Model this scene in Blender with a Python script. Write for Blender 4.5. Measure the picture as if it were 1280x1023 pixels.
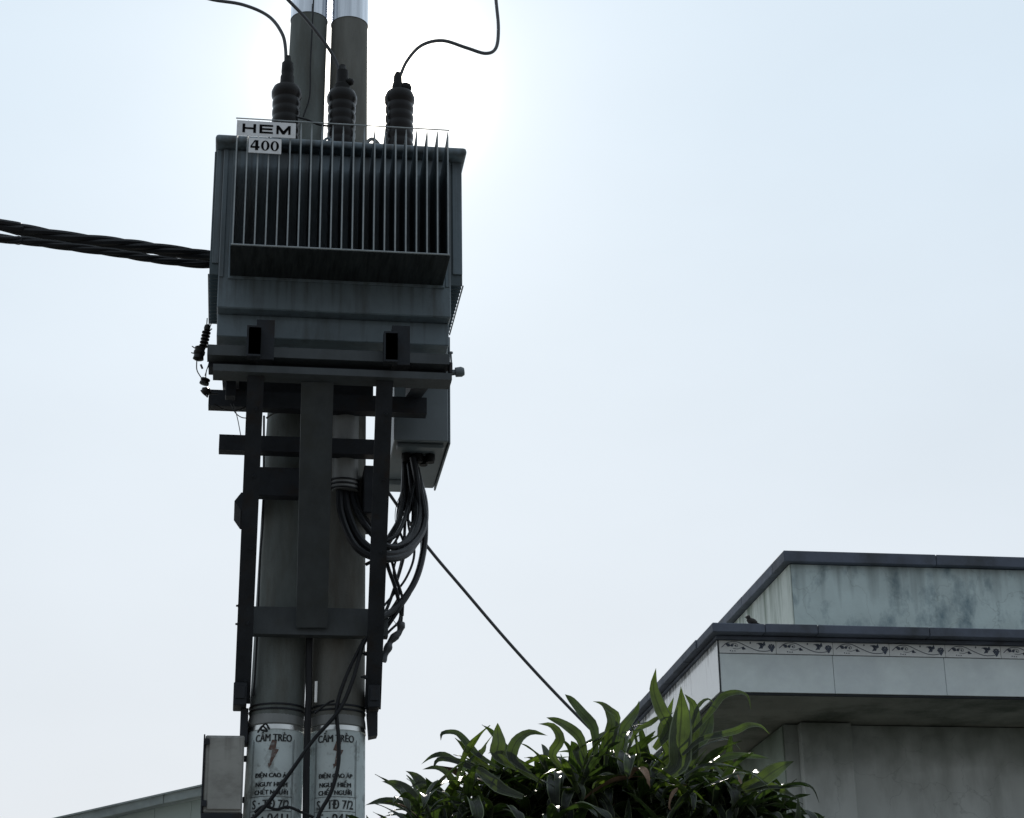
import bpy, bmesh, math, random
from math import sin, cos, pi, radians, sqrt, atan2, hypot
from mathutils import Vector, Matrix
random.seed(7)
scene = bpy.context.scene
for o in list(bpy.data.objects): bpy.data.objects.remove(o)

# ---------------------------------------------------------------- camera
F = 2375.0; TH = radians(21.6); PS = radians(8.5); RO = radians(1.0); EYE = 1.6; HAZE_F = .8
fw = Vector((sin(PS)*cos(TH), cos(PS)*cos(TH), sin(TH)))
rt0 = Vector((cos(PS), -sin(PS), 0)); up0 = rt0.cross(fw)
# the camera is rolled by one degree
rt = rt0*cos(RO) - up0*sin(RO); up = rt0*sin(RO) + up0*cos(RO)
def ray(px, py):
    x = (px-640)/F; z = (511.5-py)/F
    return fw + rt*x + up*z
def P(px, py, Y):            # a measured point of the photograph on the vertical plane y = Y
    r = ray(px, py); t = Y/r.y
    return Vector((r.x*t, Y, EYE + r.z*t))
cam_d = bpy.data.cameras.new('camera'); cam = bpy.data.objects.new('camera', cam_d)
scene.collection.objects.link(cam); scene.camera = cam
cam.matrix_world = Matrix(((rt.x, up.x, -fw.x, 0), (rt.y, up.y, -fw.y, 0), (rt.z, up.z, -fw.z, EYE), (0, 0, 0, 1)))
cam_d.sensor_fit = 'HORIZONTAL'; cam_d.sensor_width = 36; cam_d.lens = F/1280*36
cam_d.clip_start = .05; cam_d.clip_end = 3000

# ---------------------------------------------------------------- world and sun
SUN_AZ = radians(4.0); SUN_EL = radians(31.4)
sund = Vector((sin(SUN_AZ)*cos(SUN_EL), cos(SUN_AZ)*cos(SUN_EL), sin(SUN_EL)))
w = bpy.data.worlds.new('World'); scene.world = w; w.use_nodes = True
nt = w.node_tree; nt.nodes.clear(); N = nt.nodes.new; L = nt.links.new
sky = N('ShaderNodeTexSky'); sky.sky_type = 'NISHITA'; sky.sun_disc = False
sky.sun_elevation = SUN_EL; sky.sun_rotation = SUN_AZ
sky.air_density = 1.0; sky.dust_density = 2.0; sky.ozone_density = 1.0; sky.altitude = 0
bg = N('ShaderNodeBackground'); bg.inputs['Strength'].default_value = .07
outw = N('ShaderNodeOutputWorld')
tc = N('ShaderNodeTexCoord')
dot = N('ShaderNodeVectorMath'); dot.operation = 'DOT_PRODUCT'; dot.inputs[1].default_value = sund
L(tc.outputs['Generated'], dot.inputs[0])
pw = N('ShaderNodeMath'); pw.operation = 'POWER'; pw.inputs[1].default_value = 260
mx0 = N('ShaderNodeMath'); mx0.operation = 'MAXIMUM'; mx0.inputs[1].default_value = 0
L(dot.outputs['Value'], mx0.inputs[0]); L(mx0.outputs[0], pw.inputs[0])
# bright even haze, a little stronger towards the sun, over the clear sky
def mth(op, a, b=None, c=None):
    q = N('ShaderNodeMath'); q.operation = op
    for i, v in enumerate((a, b, c)):
        if v is None: continue
        if hasattr(v, 'links'): L(v, q.inputs[i])
        else: q.inputs[i].default_value = v
    return q.outputs[0]
phase = mth('MULTIPLY_ADD', mth('POWER', mth('MULTIPLY_ADD', dot.outputs['Value'], .5, .5), .85), HAZE_F, 1-HAZE_F)
sep = N('ShaderNodeSeparateXYZ'); L(tc.outputs['Generated'], sep.inputs[0])
elev = N('ShaderNodeMapRange'); elev.inputs[1].default_value = .1; elev.inputs[2].default_value = .5; L(sep.outputs['Z'], elev.inputs[0])
hc = N('ShaderNodeMix'); hc.data_type = 'RGBA'; L(elev.outputs[0], hc.inputs[0])
hc.inputs[6].default_value = (11.5, 12.0, 12.6, 1); hc.inputs[7].default_value = (10.15, 11.9, 13.5, 1)
wisp = N('ShaderNodeTexNoise'); wisp.inputs['Scale'].default_value = 5; wisp.inputs['Detail'].default_value = 4
wmp = N('ShaderNodeMapping'); wmp.inputs['Scale'].default_value = (1, 1, 2.2); L(tc.outputs['Generated'], wmp.inputs[0]); L(wmp.outputs[0], wisp.inputs['Vector'])
phase = mth('MULTIPLY', phase, mth('MULTIPLY_ADD', wisp.outputs['Fac'], .1, .95))
hv = N('ShaderNodeVectorMath'); hv.operation = 'SCALE'; L(hc.outputs[2], hv.inputs[0]); L(phase, hv.inputs[3])
hz = N('ShaderNodeMix'); hz.data_type = 'RGBA'; hz.inputs[0].default_value = .95
L(sky.outputs['Color'], hz.inputs[6]); L(hv.outputs[0], hz.inputs[7])
glow = mth('ADD', mth('MULTIPLY', pw.outputs[0], .34), mth('MULTIPLY', mth('POWER', mx0.outputs[0], 1900), 7.0))
gl = N('ShaderNodeMix'); gl.data_type = 'RGBA'; gl.blend_type = 'ADD'; gl.clamp_factor = False
L(glow, gl.inputs[0]); L(hz.outputs[2], gl.inputs[6]); gl.inputs[7].default_value = (9, 8.2, 7, 1)
L(gl.outputs[2], bg.inputs['Color']); L(bg.outputs[0], outw.inputs['Surface'])
sl = bpy.data.lights.new('sun', 'SUN'); sl.energy = 5.0; sl.angle = radians(.5); sl.color = (1, .94, .86)
so = bpy.data.objects.new('sun', sl); scene.collection.objects.link(so)
so.rotation_euler = sund.to_track_quat('Z', 'Y').to_euler(); so.location = (0, 0, 30)
vs = scene.view_settings; vs.view_transform = 'Standard'; vs.look = 'None'; vs.exposure = 0; vs.gamma = 1
vs.use_curve_mapping = False

# ---------------------------------------------------------------- helpers
COL = scene.collection
def tag(o, label=None, cat=None, group=None, kind=None):
    if label: o['label'] = label
    if cat: o['category'] = cat
    if group: o['group'] = group
    if kind: o['kind'] = kind
    return o
def empty(name, loc, label, cat, group=None):
    o = bpy.data.objects.new(name, None); COL.objects.link(o); o.location = loc
    o.empty_display_size = .1
    return tag(o, label, cat, group)
def obj(name, bm, m, parent=None, smooth=False, origin=None):
    me = bpy.data.meshes.new(name)
    bmesh.ops.recalc_face_normals(bm, faces=bm.faces[:])
    bm.to_mesh(me); bm.free()
    ms = m if isinstance(m, (list, tuple)) else [m]
    for q in ms: me.materials.append(q)
    if smooth:
        for p in me.polygons: p.use_smooth = True
        try: me.set_sharp_from_angle(angle=radians(38))
        except Exception: pass
    o = bpy.data.objects.new(name, me); COL.objects.link(o)
    if parent:
        o.parent = parent
        l = parent.location if parent.type == 'EMPTY' and not parent.parent else Vector()
        o.location = -Vector(l)
    return o
def share(name, src, parent, loc):
    o = src.copy(); o.name = name; COL.objects.link(o); o.parent = parent; o.location = loc
    return o
def box(bm, x0, x1, y0, y1, z0, z1, bev=0.0, seg=1):
    t = bmesh.new(); bmesh.ops.create_cube(t, size=1)
    for v in t.verts:
        v.co = Vector((x0+(v.co.x+.5)*(x1-x0), y0+(v.co.y+.5)*(y1-y0), z0+(v.co.z+.5)*(z1-z0)))
    if bev: bmesh.ops.bevel(t, geom=t.edges[:], offset=bev, segments=seg, affect='EDGES', profile=.5)
    me = bpy.data.meshes.new('tmp'); t.to_mesh(me); t.free(); bm.from_mesh(me); bpy.data.meshes.remove(me)
def frame(d, upv=Vector((0, 0, 1))):
    d = d.normalized()
    if abs(d.dot(upv)) > .98: upv = Vector((0, 1, 0))
    a = d.cross(upv).normalized(); b = a.cross(d).normalized()
    return a, b
def prism(bm, prof, p0, p1, a=None, b=None):
    p0 = Vector(p0); p1 = Vector(p1)
    if a is None: a, b = frame(p1-p0)
    v0 = [bm.verts.new(p0 + a*x + b*y) for x, y in prof]; v1 = [bm.verts.new(p1 + a*x + b*y) for x, y in prof]
    n = len(prof)
    for i in range(n): bm.faces.new((v0[i], v0[(i+1) % n], v1[(i+1) % n], v1[i]))
    f0 = bm.faces.new(v0); f1 = bm.faces.new(v1[::-1])
    bmesh.ops.triangulate(bm, faces=[f0, f1])
def chan(w, d, t=.008):      # U profile: web along a, flanges along b
    return [(-w/2, 0), (w/2, 0), (w/2, d), (w/2-t, d), (w/2-t, t), (-w/2+t, t), (-w/2+t, d), (-w/2, d)]
def spline(pts, n=8):
    pts = [Vector(p) for p in pts]; q = [pts[0]*2-pts[1]] + pts + [pts[-1]*2-pts[-2]]; out = []
    for i in range(1, len(q)-2):
        for k in range(n):
            t = k/n; a, b, c, d = q[i-1], q[i], q[i+1], q[i+2]
            out.append(.5*((2*b) + (c-a)*t + (2*a-5*b+4*c-d)*t*t + (3*b-a-3*c+d)*t**3))
    out.append(pts[-1]); return out
def tube(bm, pts, r, n=8, sub=8, wob=0):
    P_ = spline(pts, sub) if sub > 1 else [Vector(p) for p in pts]
    rs = r if callable(r) else (lambda t: r)
    d = (P_[1]-P_[0]).normalized(); a, b = frame(d); rings = []
    for i, p in enumerate(P_):
        d2 = (P_[min(i+1, len(P_)-1)]-P_[max(i-1, 0)]).normalized()
        a = (a - d2*a.dot(d2)).normalized(); b = d2.cross(a)
        rr = rs(i/(len(P_)-1))
        off = Vector((random.uniform(-1, 1), random.uniform(-1, 1), random.uniform(-1, 1)))*wob
        rings.append([bm.verts.new(p + off + (a*cos(2*pi*k/n) + b*sin(2*pi*k/n))*rr) for k in range(n)])
    for i in range(len(rings)-1):
        for k in range(n):
            bm.faces.new((rings[i][k], rings[i][(k+1) % n], rings[i+1][(k+1) % n], rings[i+1][k]))
    bm.faces.new(rings[0][::-1]); bm.faces.new(rings[-1])
def lathe(bm, prof, c, n=28, axis=None):
    c = Vector(c); ax = Vector(axis).normalized() if axis else Vector((0, 0, 1)); a, b = frame(ax, Vector((0, 1, 0)))
    rings = [[bm.verts.new(c + ax*z + (a*cos(2*pi*k/n) + b*sin(2*pi*k/n))*max(r, .0005)) for k in range(n)] for r, z in prof]
    for i in range(len(rings)-1):
        for k in range(n): bm.faces.new((rings[i][k], rings[i][(k+1) % n], rings[i+1][(k+1) % n], rings[i+1][k]))
    bm.faces.new(rings[0][::-1]); bm.faces.new(rings[-1])
def poly(bm, pts):
    f = bm.faces.new([bm.verts.new(Vector(p)) for p in pts]); return f
def bolt(bm, c, axis, r=.012, h=.014):
    lathe(bm, [(r, 0), (r, h*.7), (r*.8, h), (r*.45, h), (r*.45, h*1.8)], c, 6, axis)

# ---------------------------------------------------------------- materials
def mat(name, base, rough=.6, metal=0, var=.25, scale=6, stretch=(1, 1, 1), bump=.0, bscale=60, stain=None, samt=0, sscale=3, sstretch=(1, 1, 1), spec=.5, thr=(.45, .7), trans=0):
    m = bpy.data.materials.new(name); m.use_nodes = True; t = m.node_tree; n = t.nodes; l = t.links
    p = n['Principled BSDF']; p.inputs['Roughness'].default_value = rough; p.inputs['Metallic'].default_value = metal
    p.inputs['Specular IOR Level'].default_value = spec
    tc = n.new('ShaderNodeTexCoord')
    def noise(s, st, det=5, rgh=.6):
        mp = n.new('ShaderNodeMapping'); mp.inputs['Scale'].default_value = st; l.new(tc.outputs['Object'], mp.inputs[0])
        k = n.new('ShaderNodeTexNoise'); k.inputs['Scale'].default_value = s; k.inputs['Detail'].default_value = det; k.inputs['Roughness'].default_value = rgh
        l.new(mp.outputs[0], k.inputs['Vector']); return k
    a = noise(scale, stretch); r = n.new('ShaderNodeValToRGB'); l.new(a.outputs['Fac'], r.inputs[0])
    lo = [max(0, c*(1-var)) for c in base]; hi = [min(1, c*(1+var)) for c in base]
    r.color_ramp.elements[0].position = .3; r.color_ramp.elements[1].position = .7
    r.color_ramp.elements[0].color = (*lo, 1); r.color_ramp.elements[1].color = (*hi, 1)
    src = r.outputs[0]
    if stain:
        b = noise(sscale, sstretch, 8, .65); q = n.new('ShaderNodeMapRange')
        q.inputs[1].default_value = thr[0]; q.inputs[2].default_value = thr[1]; q.inputs[4].default_value = samt
        l.new(b.outputs['Fac'], q.inputs[0]); mx = n.new('ShaderNodeMix'); mx.data_type = 'RGBA'
        l.new(q.outputs[0], mx.inputs[0]); l.new(src, mx.inputs[6]); mx.inputs[7].default_value = (*stain, 1); src = mx.outputs[2]
    l.new(src, p.inputs['Base Color'])
    if bump:
        c = noise(bscale, (1, 1, 1), 4); bb = n.new('ShaderNodeBump'); bb.inputs['Strength'].default_value = bump; bb.inputs['Distance'].default_value = .004
        l.new(c.outputs['Fac'], bb.inputs['Height']); l.new(bb.outputs[0], p.inputs['Normal'])
    rr = noise(scale*2.3, stretch); rm = n.new('ShaderNodeMapRange'); rm.inputs[3].default_value = max(.03, rough-.12); rm.inputs[4].default_value = min(1, rough+.12)
    l.new(rr.outputs['Fac'], rm.inputs[0]); l.new(rm.outputs[0], p.inputs['Roughness'])
    return m
M = {}
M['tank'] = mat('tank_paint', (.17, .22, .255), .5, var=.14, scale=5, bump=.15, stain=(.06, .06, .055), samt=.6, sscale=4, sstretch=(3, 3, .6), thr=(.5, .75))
M['fin'] = mat('shaded_fin_paint', (.07, .1, .115), .45, var=.12, scale=4, stretch=(6, 6, 1), bump=.1)  # darker than the tank paint: shade between the fins put into the colour
M['fedge'] = mat('lit_fin_edge', (.36, .4, .42), .5, var=.2, scale=14)  # lighter than the fin body: light on the front edges painted in
M['finshade'] = mat('shaded_fin_underside', (.028, .034, .037), .8, var=.5, scale=9, stretch=(6, .5, 1), stain=(.06, .07, .07), samt=.6, sscale=12, sstretch=(5, .6, 1), thr=(.5, .7), spec=.2)  # dark base tone is painted shade under the fins, with faint streaks
M['finf'] = mat('fin_edge_paint', (.13, .16, .175), .45, var=.15, scale=9, bump=.1)
M['steel'] = mat('painted_steel', (.026, .03, .037), .6, var=.25, scale=9, bump=.25, stain=(.03, .021, .016), samt=.6, sscale=7, thr=(.52, .7), spec=.25)
M['strut'] = mat('weathered_steel', (.056, .066, .073), .6, var=.25, scale=7, stretch=(1, 1, .5), bump=.25, stain=(.045, .05, .045), samt=.7, sscale=5, thr=(.5, .7))
M['concrete'] = mat('pole_concrete', (.15, .17, .165), .85, var=.2, scale=5, stretch=(2, 2, .5), bump=.5, bscale=90, stain=(.09, .085, .07), samt=.6, sscale=6, sstretch=(2, 2, .35), thr=(.45, .7))
M['concrete_b'] = mat('pole_concrete_brown', (.165, .168, .155), .85, var=.2, scale=5, stretch=(2, 2, .5), bump=.5, bscale=90, stain=(.1, .085, .065), samt=.6, sscale=6, sstretch=(2, 2, .35), thr=(.45, .7))
M['band'] = mat('bright_metal', (.7, .72, .76), .16, metal=1, var=.3, scale=5, stretch=(4, 4, .12))
M['strap'] = mat('strap_steel', (.8, .8, .78), .3, metal=1, var=.1, scale=8)
M['polepaint'] = mat('pole_white_paint', (.66, .74, .75), .6, var=.1, scale=6, bump=.15, bscale=50, stain=(.12, .13, .12), samt=.85, sscale=13, sstretch=(1, 1, .8), thr=(.52, .70))
M['ink'] = mat('black_stencil', (.025, .028, .03), .7, var=.3, scale=20, stain=(.33, .36, .37), samt=.75, sscale=38, thr=(.52, .68))
M['redink'] = mat('faded_red_stencil', (.14, .085, .07), .7, var=.2, scale=20, stain=(.33, .35, .35), samt=.8, sscale=30, thr=(.5, .66))
M['line'] = mat('faded_stencil_line', (.12, .135, .14), .7, var=.2, scale=20, stain=(.38, .4, .4), samt=.7, sscale=25, thr=(.5, .7))
M['rubber'] = mat('black_rubber', (.01, .01, .01), .6, var=.2, scale=12, bump=.2, spec=.25)
M['cable'] = mat('cable_jacket', (.016, .017, .02), .42, var=.2, scale=14, spec=.25)
M['cableg'] = mat('grey_cable_jacket', (.07, .075, .085), .45, var=.15, scale=14)
M['conduit'] = mat('grey_pvc', (.24, .25, .25), .5, var=.12, scale=6, stretch=(2, 2, .5), stain=(.15, .14, .12), samt=.6, sscale=5, sstretch=(2, 2, .5), thr=(.5, .75))
M['cab'] = mat('cabinet_paint', (.17, .2, .22), .5, var=.1, scale=4, bump=.1)
M['meter'] = mat('weathered_box', (.36, .36, .34), .65, var=.12, scale=7, bump=.2, stain=(.12, .115, .1), samt=.7, sscale=5, sstretch=(1, 1, 2), thr=(.48, .72))
M['plate'] = mat('plate_white', (.85, .87, .9), .45, var=.06, scale=30, stain=(.5, .45, .4), samt=.5, sscale=40, thr=(.55, .75))
M['platei'] = mat('plate_ink', (.004, .004, .005), .6, var=.1, scale=20, spec=.05)
M['tile'] = mat('glazed_tile', (.8, .88, .88), .2, var=.07, scale=9, spec=.6, stain=(.55, .60, .66), samt=.4, sscale=5, thr=(.45, .75))
M['tilew'] = mat('white_glazed_tile', (.86, .88, .89), .06, var=.02, scale=9, spec=1.0, stain=(.3, .3, .29), samt=.5, sscale=6, sstretch=(1, 1, .3), thr=(.6, .75))
M['frz'] = mat('border_tile', (.9, .93, .93), .25, var=.06, scale=30)
M['vine'] = mat('vine_ink', (.07, .09, .12), .4, var=.2, scale=30)
M['grape'] = mat('grape_ink', (.065, .085, .13), .4, var=.2, scale=30)
M['coping'] = mat('dark_coping', (.11, .13, .175), .7, var=.2, scale=5, bump=.3, stain=(.045, .05, .05), samt=.8, sscale=4, thr=(.45, .7))
M['groove'] = mat('dark_grout', (.03, .035, .04), .8, var=.2)
M['plaster'] = mat('stained_plaster', (.62, .73, .73), .85, var=.16, scale=3.2, bump=.4, bscale=40, stain=(.13, .21, .26), samt=.95, sscale=5.5, sstretch=(1.3, 1.3, .8), thr=(.49, .72))
M['plasterw'] = mat('pale_plaster', (.75, .82, .77), .8, var=.12, scale=4, bump=.3, bscale=40, stain=(.3, .36, .3), samt=.7, sscale=5, sstretch=(2, 2, .3), thr=(.48, .7))
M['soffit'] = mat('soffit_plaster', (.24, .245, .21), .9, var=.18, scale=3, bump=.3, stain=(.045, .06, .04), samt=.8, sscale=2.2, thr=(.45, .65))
M['shed'] = mat('green_shed_sheet', (.38, .44, .42), .6, var=.06, scale=2)
M['shedf'] = mat('shed_fascia', (.3, .34, .34), .6, var=.1, scale=5, stain=(.1, .12, .12), samt=.5, sscale=6)
M['ground'] = mat('street_concrete', (.1, .098, .09), .9, var=.2, scale=.8, bump=.5, stain=(.06, .06, .055), samt=.6, sscale=.5)
M['bark'] = mat('dracaena_bark', (.16, .13, .1), .85, var=.25, scale=14, stretch=(1, 1, 4), bump=.4)
M['bird'] = mat('dark_feather', (.03, .028, .026), .7, var=.3, scale=30)
M['porcelain'] = mat('brown_porcelain', (.009, .008, .008), .3, var=.2, scale=9, spec=.25)
# walls: dark mould that sits in a band under the soffit
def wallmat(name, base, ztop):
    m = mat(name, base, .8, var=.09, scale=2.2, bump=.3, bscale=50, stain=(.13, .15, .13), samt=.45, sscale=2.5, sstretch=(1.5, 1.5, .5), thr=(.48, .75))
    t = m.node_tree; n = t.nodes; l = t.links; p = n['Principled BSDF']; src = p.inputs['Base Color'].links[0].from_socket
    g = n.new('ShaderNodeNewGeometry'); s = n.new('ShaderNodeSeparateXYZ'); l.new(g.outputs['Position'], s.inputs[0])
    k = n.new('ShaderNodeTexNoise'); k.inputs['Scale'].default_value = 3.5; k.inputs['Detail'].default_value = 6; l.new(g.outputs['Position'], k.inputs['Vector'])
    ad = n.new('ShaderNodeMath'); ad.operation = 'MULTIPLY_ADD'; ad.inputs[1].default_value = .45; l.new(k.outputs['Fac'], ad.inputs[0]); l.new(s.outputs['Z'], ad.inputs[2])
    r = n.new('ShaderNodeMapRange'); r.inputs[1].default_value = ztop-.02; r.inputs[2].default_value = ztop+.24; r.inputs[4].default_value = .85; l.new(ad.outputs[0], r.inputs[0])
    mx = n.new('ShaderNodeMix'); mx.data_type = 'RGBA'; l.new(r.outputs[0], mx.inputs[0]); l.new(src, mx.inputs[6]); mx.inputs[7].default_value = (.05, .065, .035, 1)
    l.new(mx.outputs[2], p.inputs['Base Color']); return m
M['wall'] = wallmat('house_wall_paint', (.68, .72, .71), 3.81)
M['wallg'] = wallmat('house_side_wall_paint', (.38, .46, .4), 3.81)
def leafmat(name, base, tr):
    m = bpy.data.materials.new(name); m.use_nodes = True; t = m.node_tree; n = t.nodes; l = t.links
    p = n['Principled BSDF']; p.inputs['Roughness'].default_value = .4; p.inputs['Specular IOR Level'].default_value = .55
    tc = n.new('ShaderNodeTexCoord'); k = n.new('ShaderNodeTexNoise'); k.inputs['Scale'].default_value = 7; k.inputs['Detail'].default_value = 4
    mp = n.new('ShaderNodeMapping'); mp.inputs['Scale'].default_value = (3.2, .35, 1); l.new(tc.outputs['UV'], mp.inputs[0]); l.new(mp.outputs[0], k.inputs['Vector'])
    k2 = n.new('ShaderNodeTexNoise'); k2.inputs['Scale'].default_value = 9; k2.inputs['Detail'].default_value = 5; l.new(tc.outputs['Object'], k2.inputs['Vector'])
    sx = n.new('ShaderNodeSeparateXYZ'); l.new(tc.outputs['UV'], sx.inputs[0])
    wv = n.new('ShaderNodeMath'); wv.operation = 'MULTIPLY'; wv.inputs[1].default_value = 75; l.new(sx.outputs[0], wv.inputs[0])
    sn = n.new('ShaderNodeMath'); sn.operation = 'SINE'; l.new(wv.outputs[0], sn.inputs[0])
    bm_ = n.new('ShaderNodeBump'); bm_.inputs['Strength'].default_value = .35; bm_.inputs['Distance'].default_value = .002
    hh = n.new('ShaderNodeMath'); hh.operation = 'MULTIPLY_ADD'; hh.inputs[1].default_value = 3; l.new(k2.outputs['Fac'], hh.inputs[0]); l.new(sn.outputs[0], hh.inputs[2])
    l.new(hh.outputs[0], bm_.inputs['Height']); l.new(bm_.outputs[0], p.inputs['Normal'])
    md = n.new('ShaderNodeMath'); md.operation = 'SUBTRACT'; md.inputs[1].default_value = .5; l.new(sx.outputs[0], md.inputs[0])
    ma = n.new('ShaderNodeMath'); ma.operation = 'ABSOLUTE'; l.new(md.outputs[0], ma.inputs[0])
    mr = n.new('ShaderNodeMapRange'); mr.inputs[1].default_value = .02; mr.inputs[2].default_value = .07; mr.inputs[3].default_value = .45; mr.inputs[4].default_value = 1; l.new(ma.outputs[0], mr.inputs[0])
    oi = n.new('ShaderNodeObjectInfo'); ad = n.new('ShaderNodeMath'); ad.operation = 'MULTIPLY_ADD'; ad.inputs[1].default_value = .6
    l.new(oi.outputs['Random'], ad.inputs[0]); l.new(k.outputs['Fac'], ad.inputs[2])
    r = n.new('ShaderNodeValToRGB'); l.new(ad.outputs[0], r.inputs[0]); r.color_ramp.elements[0].position = .4; r.color_ramp.elements[1].position = 1.1
    r.color_ramp.elements[0].color = (base[0]*.6, base[1]*.62, base[2]*.8, 1); r.color_ramp.elements[1].color = (base[0]*1.8, base[1]*1.5, base[2]*1.0, 1)
    bl = n.new('ShaderNodeMapRange'); bl.inputs[1].default_value = .35; bl.inputs[2].default_value = .68; bl.inputs[3].default_value = .5; bl.inputs[4].default_value = 1.25; l.new(k2.outputs['Fac'], bl.inputs[0])
    mm = n.new('ShaderNodeMath'); mm.operation = 'MULTIPLY'; l.new(bl.outputs[0], mm.inputs[0]); l.new(mr.outputs[0], mm.inputs[1])
    vm = n.new('ShaderNodeVectorMath'); vm.operation = 'SCALE'; l.new(r.outputs[0], vm.inputs[0]); l.new(mm.outputs[0], vm.inputs[3])
    l.new(vm.outputs[0], p.inputs['Base Color'])
    tb = n.new('ShaderNodeBsdfTranslucent'); hs = n.new('ShaderNodeMix'); hs.data_type = 'RGBA'; hs.blend_type = 'MULTIPLY'; hs.inputs[0].default_value = 1
    l.new(vm.outputs[0], hs.inputs[6]); hs.inputs[7].default_value = (*tr, 1); l.new(hs.outputs[2], tb.inputs['Color'])
    ms = n.new('ShaderNodeMixShader'); ms.inputs[0].default_value = .27; l.new(p.outputs[0], ms.inputs[1]); l.new(tb.outputs[0], ms.inputs[2])
    l.new(ms.outputs[0], n['Material Output'].inputs['Surface']); return m
def drips(m, col, ztop, length, amt, freq=22, crack=False):
    t = m.node_tree; n = t.nodes; l = t.links; p = n['Principled BSDF']; src = p.inputs['Base Color'].links[0].from_socket
    g = n.new('ShaderNodeNewGeometry'); mp = n.new('ShaderNodeMapping'); mp.inputs['Scale'].default_value = (freq, freq, .7); l.new(g.outputs['Position'], mp.inputs[0])
    k = n.new('ShaderNodeTexNoise'); k.inputs['Scale'].default_value = 1; k.inputs['Detail'].default_value = 3; l.new(mp.outputs[0], k.inputs['Vector'])
    s = n.new('ShaderNodeSeparateXYZ'); l.new(g.outputs['Position'], s.inputs[0])
    h = n.new('ShaderNodeMapRange'); h.inputs[1].default_value = ztop-length; h.inputs[2].default_value = ztop; h.inputs[3].default_value = -.16; h.inputs[4].default_value = .16; l.new(s.outputs['Z'], h.inputs[0])
    a = n.new('ShaderNodeMath'); a.operation = 'ADD'; l.new(k.outputs['Fac'], a.inputs[0]); l.new(h.outputs[0], a.inputs[1])
    q = n.new('ShaderNodeMapRange'); q.inputs[1].default_value = .56; q.inputs[2].default_value = .8; q.inputs[4].default_value = amt; l.new(a.outputs[0], q.inputs[0])
    mx = n.new('ShaderNodeMix'); mx.data_type = 'RGBA'; l.new(q.outputs[0], mx.inputs[0]); l.new(src, mx.inputs[6]); mx.inputs[7].default_value = (*col, 1); out = mx.outputs[2]
    if crack:
        v = n.new('ShaderNodeTexVoronoi'); v.feature = 'DISTANCE_TO_EDGE'; v.inputs['Scale'].default_value = 2.6
        wn = n.new('ShaderNodeTexNoise'); wn.inputs['Scale'].default_value = 5; wn.inputs['Detail'].default_value = 5; l.new(g.outputs['Position'], wn.inputs['Vector'])
        wv = n.new('ShaderNodeVectorMath'); wv.operation = 'MULTIPLY_ADD'; wv.inputs[1].default_value = (.35, .35, .35); l.new(wn.outputs['Color'], wv.inputs[0]); l.new(g.outputs['Position'], wv.inputs[2])
        l.new(wv.outputs[0], v.inputs['Vector'])
        c = n.new('ShaderNodeMapRange'); c.inputs[1].default_value = 0; c.inputs[2].default_value = .012; c.inputs[3].default_value = .5; c.inputs[4].default_value = 0; l.new(v.outputs['Distance'], c.inputs[0])
        cm = n.new('ShaderNodeMath'); cm.operation = 'MULTIPLY'; l.new(c.outputs[0], cm.inputs[0]); l.new(k.outputs['Fac'], cm.inputs[1])
        m2 = n.new('ShaderNodeMix'); m2.data_type = 'RGBA'; l.new(cm.outputs[0], m2.inputs[0]); l.new(out, m2.inputs[6]); m2.inputs[7].default_value = (.12, .15, .15, 1); out = m2.outputs[2]
    l.new(out, p.inputs['Base Color'])
drips(M['plaster'], (.09, .12, .13), 4.72, .45, .5, 11, True)
drips(M['plasterw'], (.2, .26, .2), 4.72, .6, .8, 16)
drips(M['tilew'], (.12, .12, .11), 4.085, .16, .9, 24)
drips(M['wall'], (.2, .22, .2), 3.7, 1.0, .3, 7, True)
drips(M['tank'], (.05, .045, .04), 6.1, .45, .55, 26)
drips(M['meter'], (.1, .09, .08), 3.72, .3, .6, 30)
M['leaf'] = leafmat('dracaena_leaf', (.02, .034, .018), (3.4, 3.9, 1.1))
M['rim_light'] = mat('leaf_rim_light', (.11, .14, .065), .4, var=.3)  # pale leaf edge: rim light put into the colour
M['dry'] = mat('dry_leaf', (.22, .14, .09), .7, var=.35, scale=14)

# ---------------------------------------------------------------- ground
bm = bmesh.new(); n_ = 40
bmesh.ops.create_grid(bm, x_segments=n_, y_segments=n_, size=600)
tag(obj('ground', bm, M['ground']), 'pale concrete street surface below the pole and the house', None, None, 'structure')

# ---------------------------------------------------------------- utility poles
PY = 10.3
def polefun(z, side):
    t = (z-3.83)/(7.87-3.83)
    r = .149 - .0079*(z-3.83)
    x = (.2155 + (.2825-.2155)*t) if side == 'l' else .546 - .002*t
    return x, r
def pole_shell(bm, side, z0, z1, dr, n=40, k=14, cap=False):
    rings = []
    for i in range(k+1):
        z = z0+(z1-z0)*i/k; x, r = polefun(z, side); r += dr
        rings.append([bm.verts.new((x+r*cos(2*pi*j/n), PY+r*sin(2*pi*j/n), z)) for j in range(n)])
    for i in range(k):
        for j in range(n): bm.faces.new((rings[i][j], rings[i][(j+1) % n], rings[i+1][(j+1) % n], rings[i+1][j]))
    if cap: bm.faces.new(rings[-1]); bm.faces.new(rings[0][::-1])
def wrap_text(body, size, width, zc, side, m, parent, name='lettering', dr=.0048, ext=.0, bold=.0, jit=0):
    wrap_text1(body, size, width, zc, side, m, parent, name, dr, sh=-.0022)
    wrap_text1(body, size, width, zc, side, m, parent, name, dr+.0004, sh=.0022)
    wrap_text1(body, size*.96, width, zc+.001, side, m, parent, name, dr+.0002, sh=0)
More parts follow.
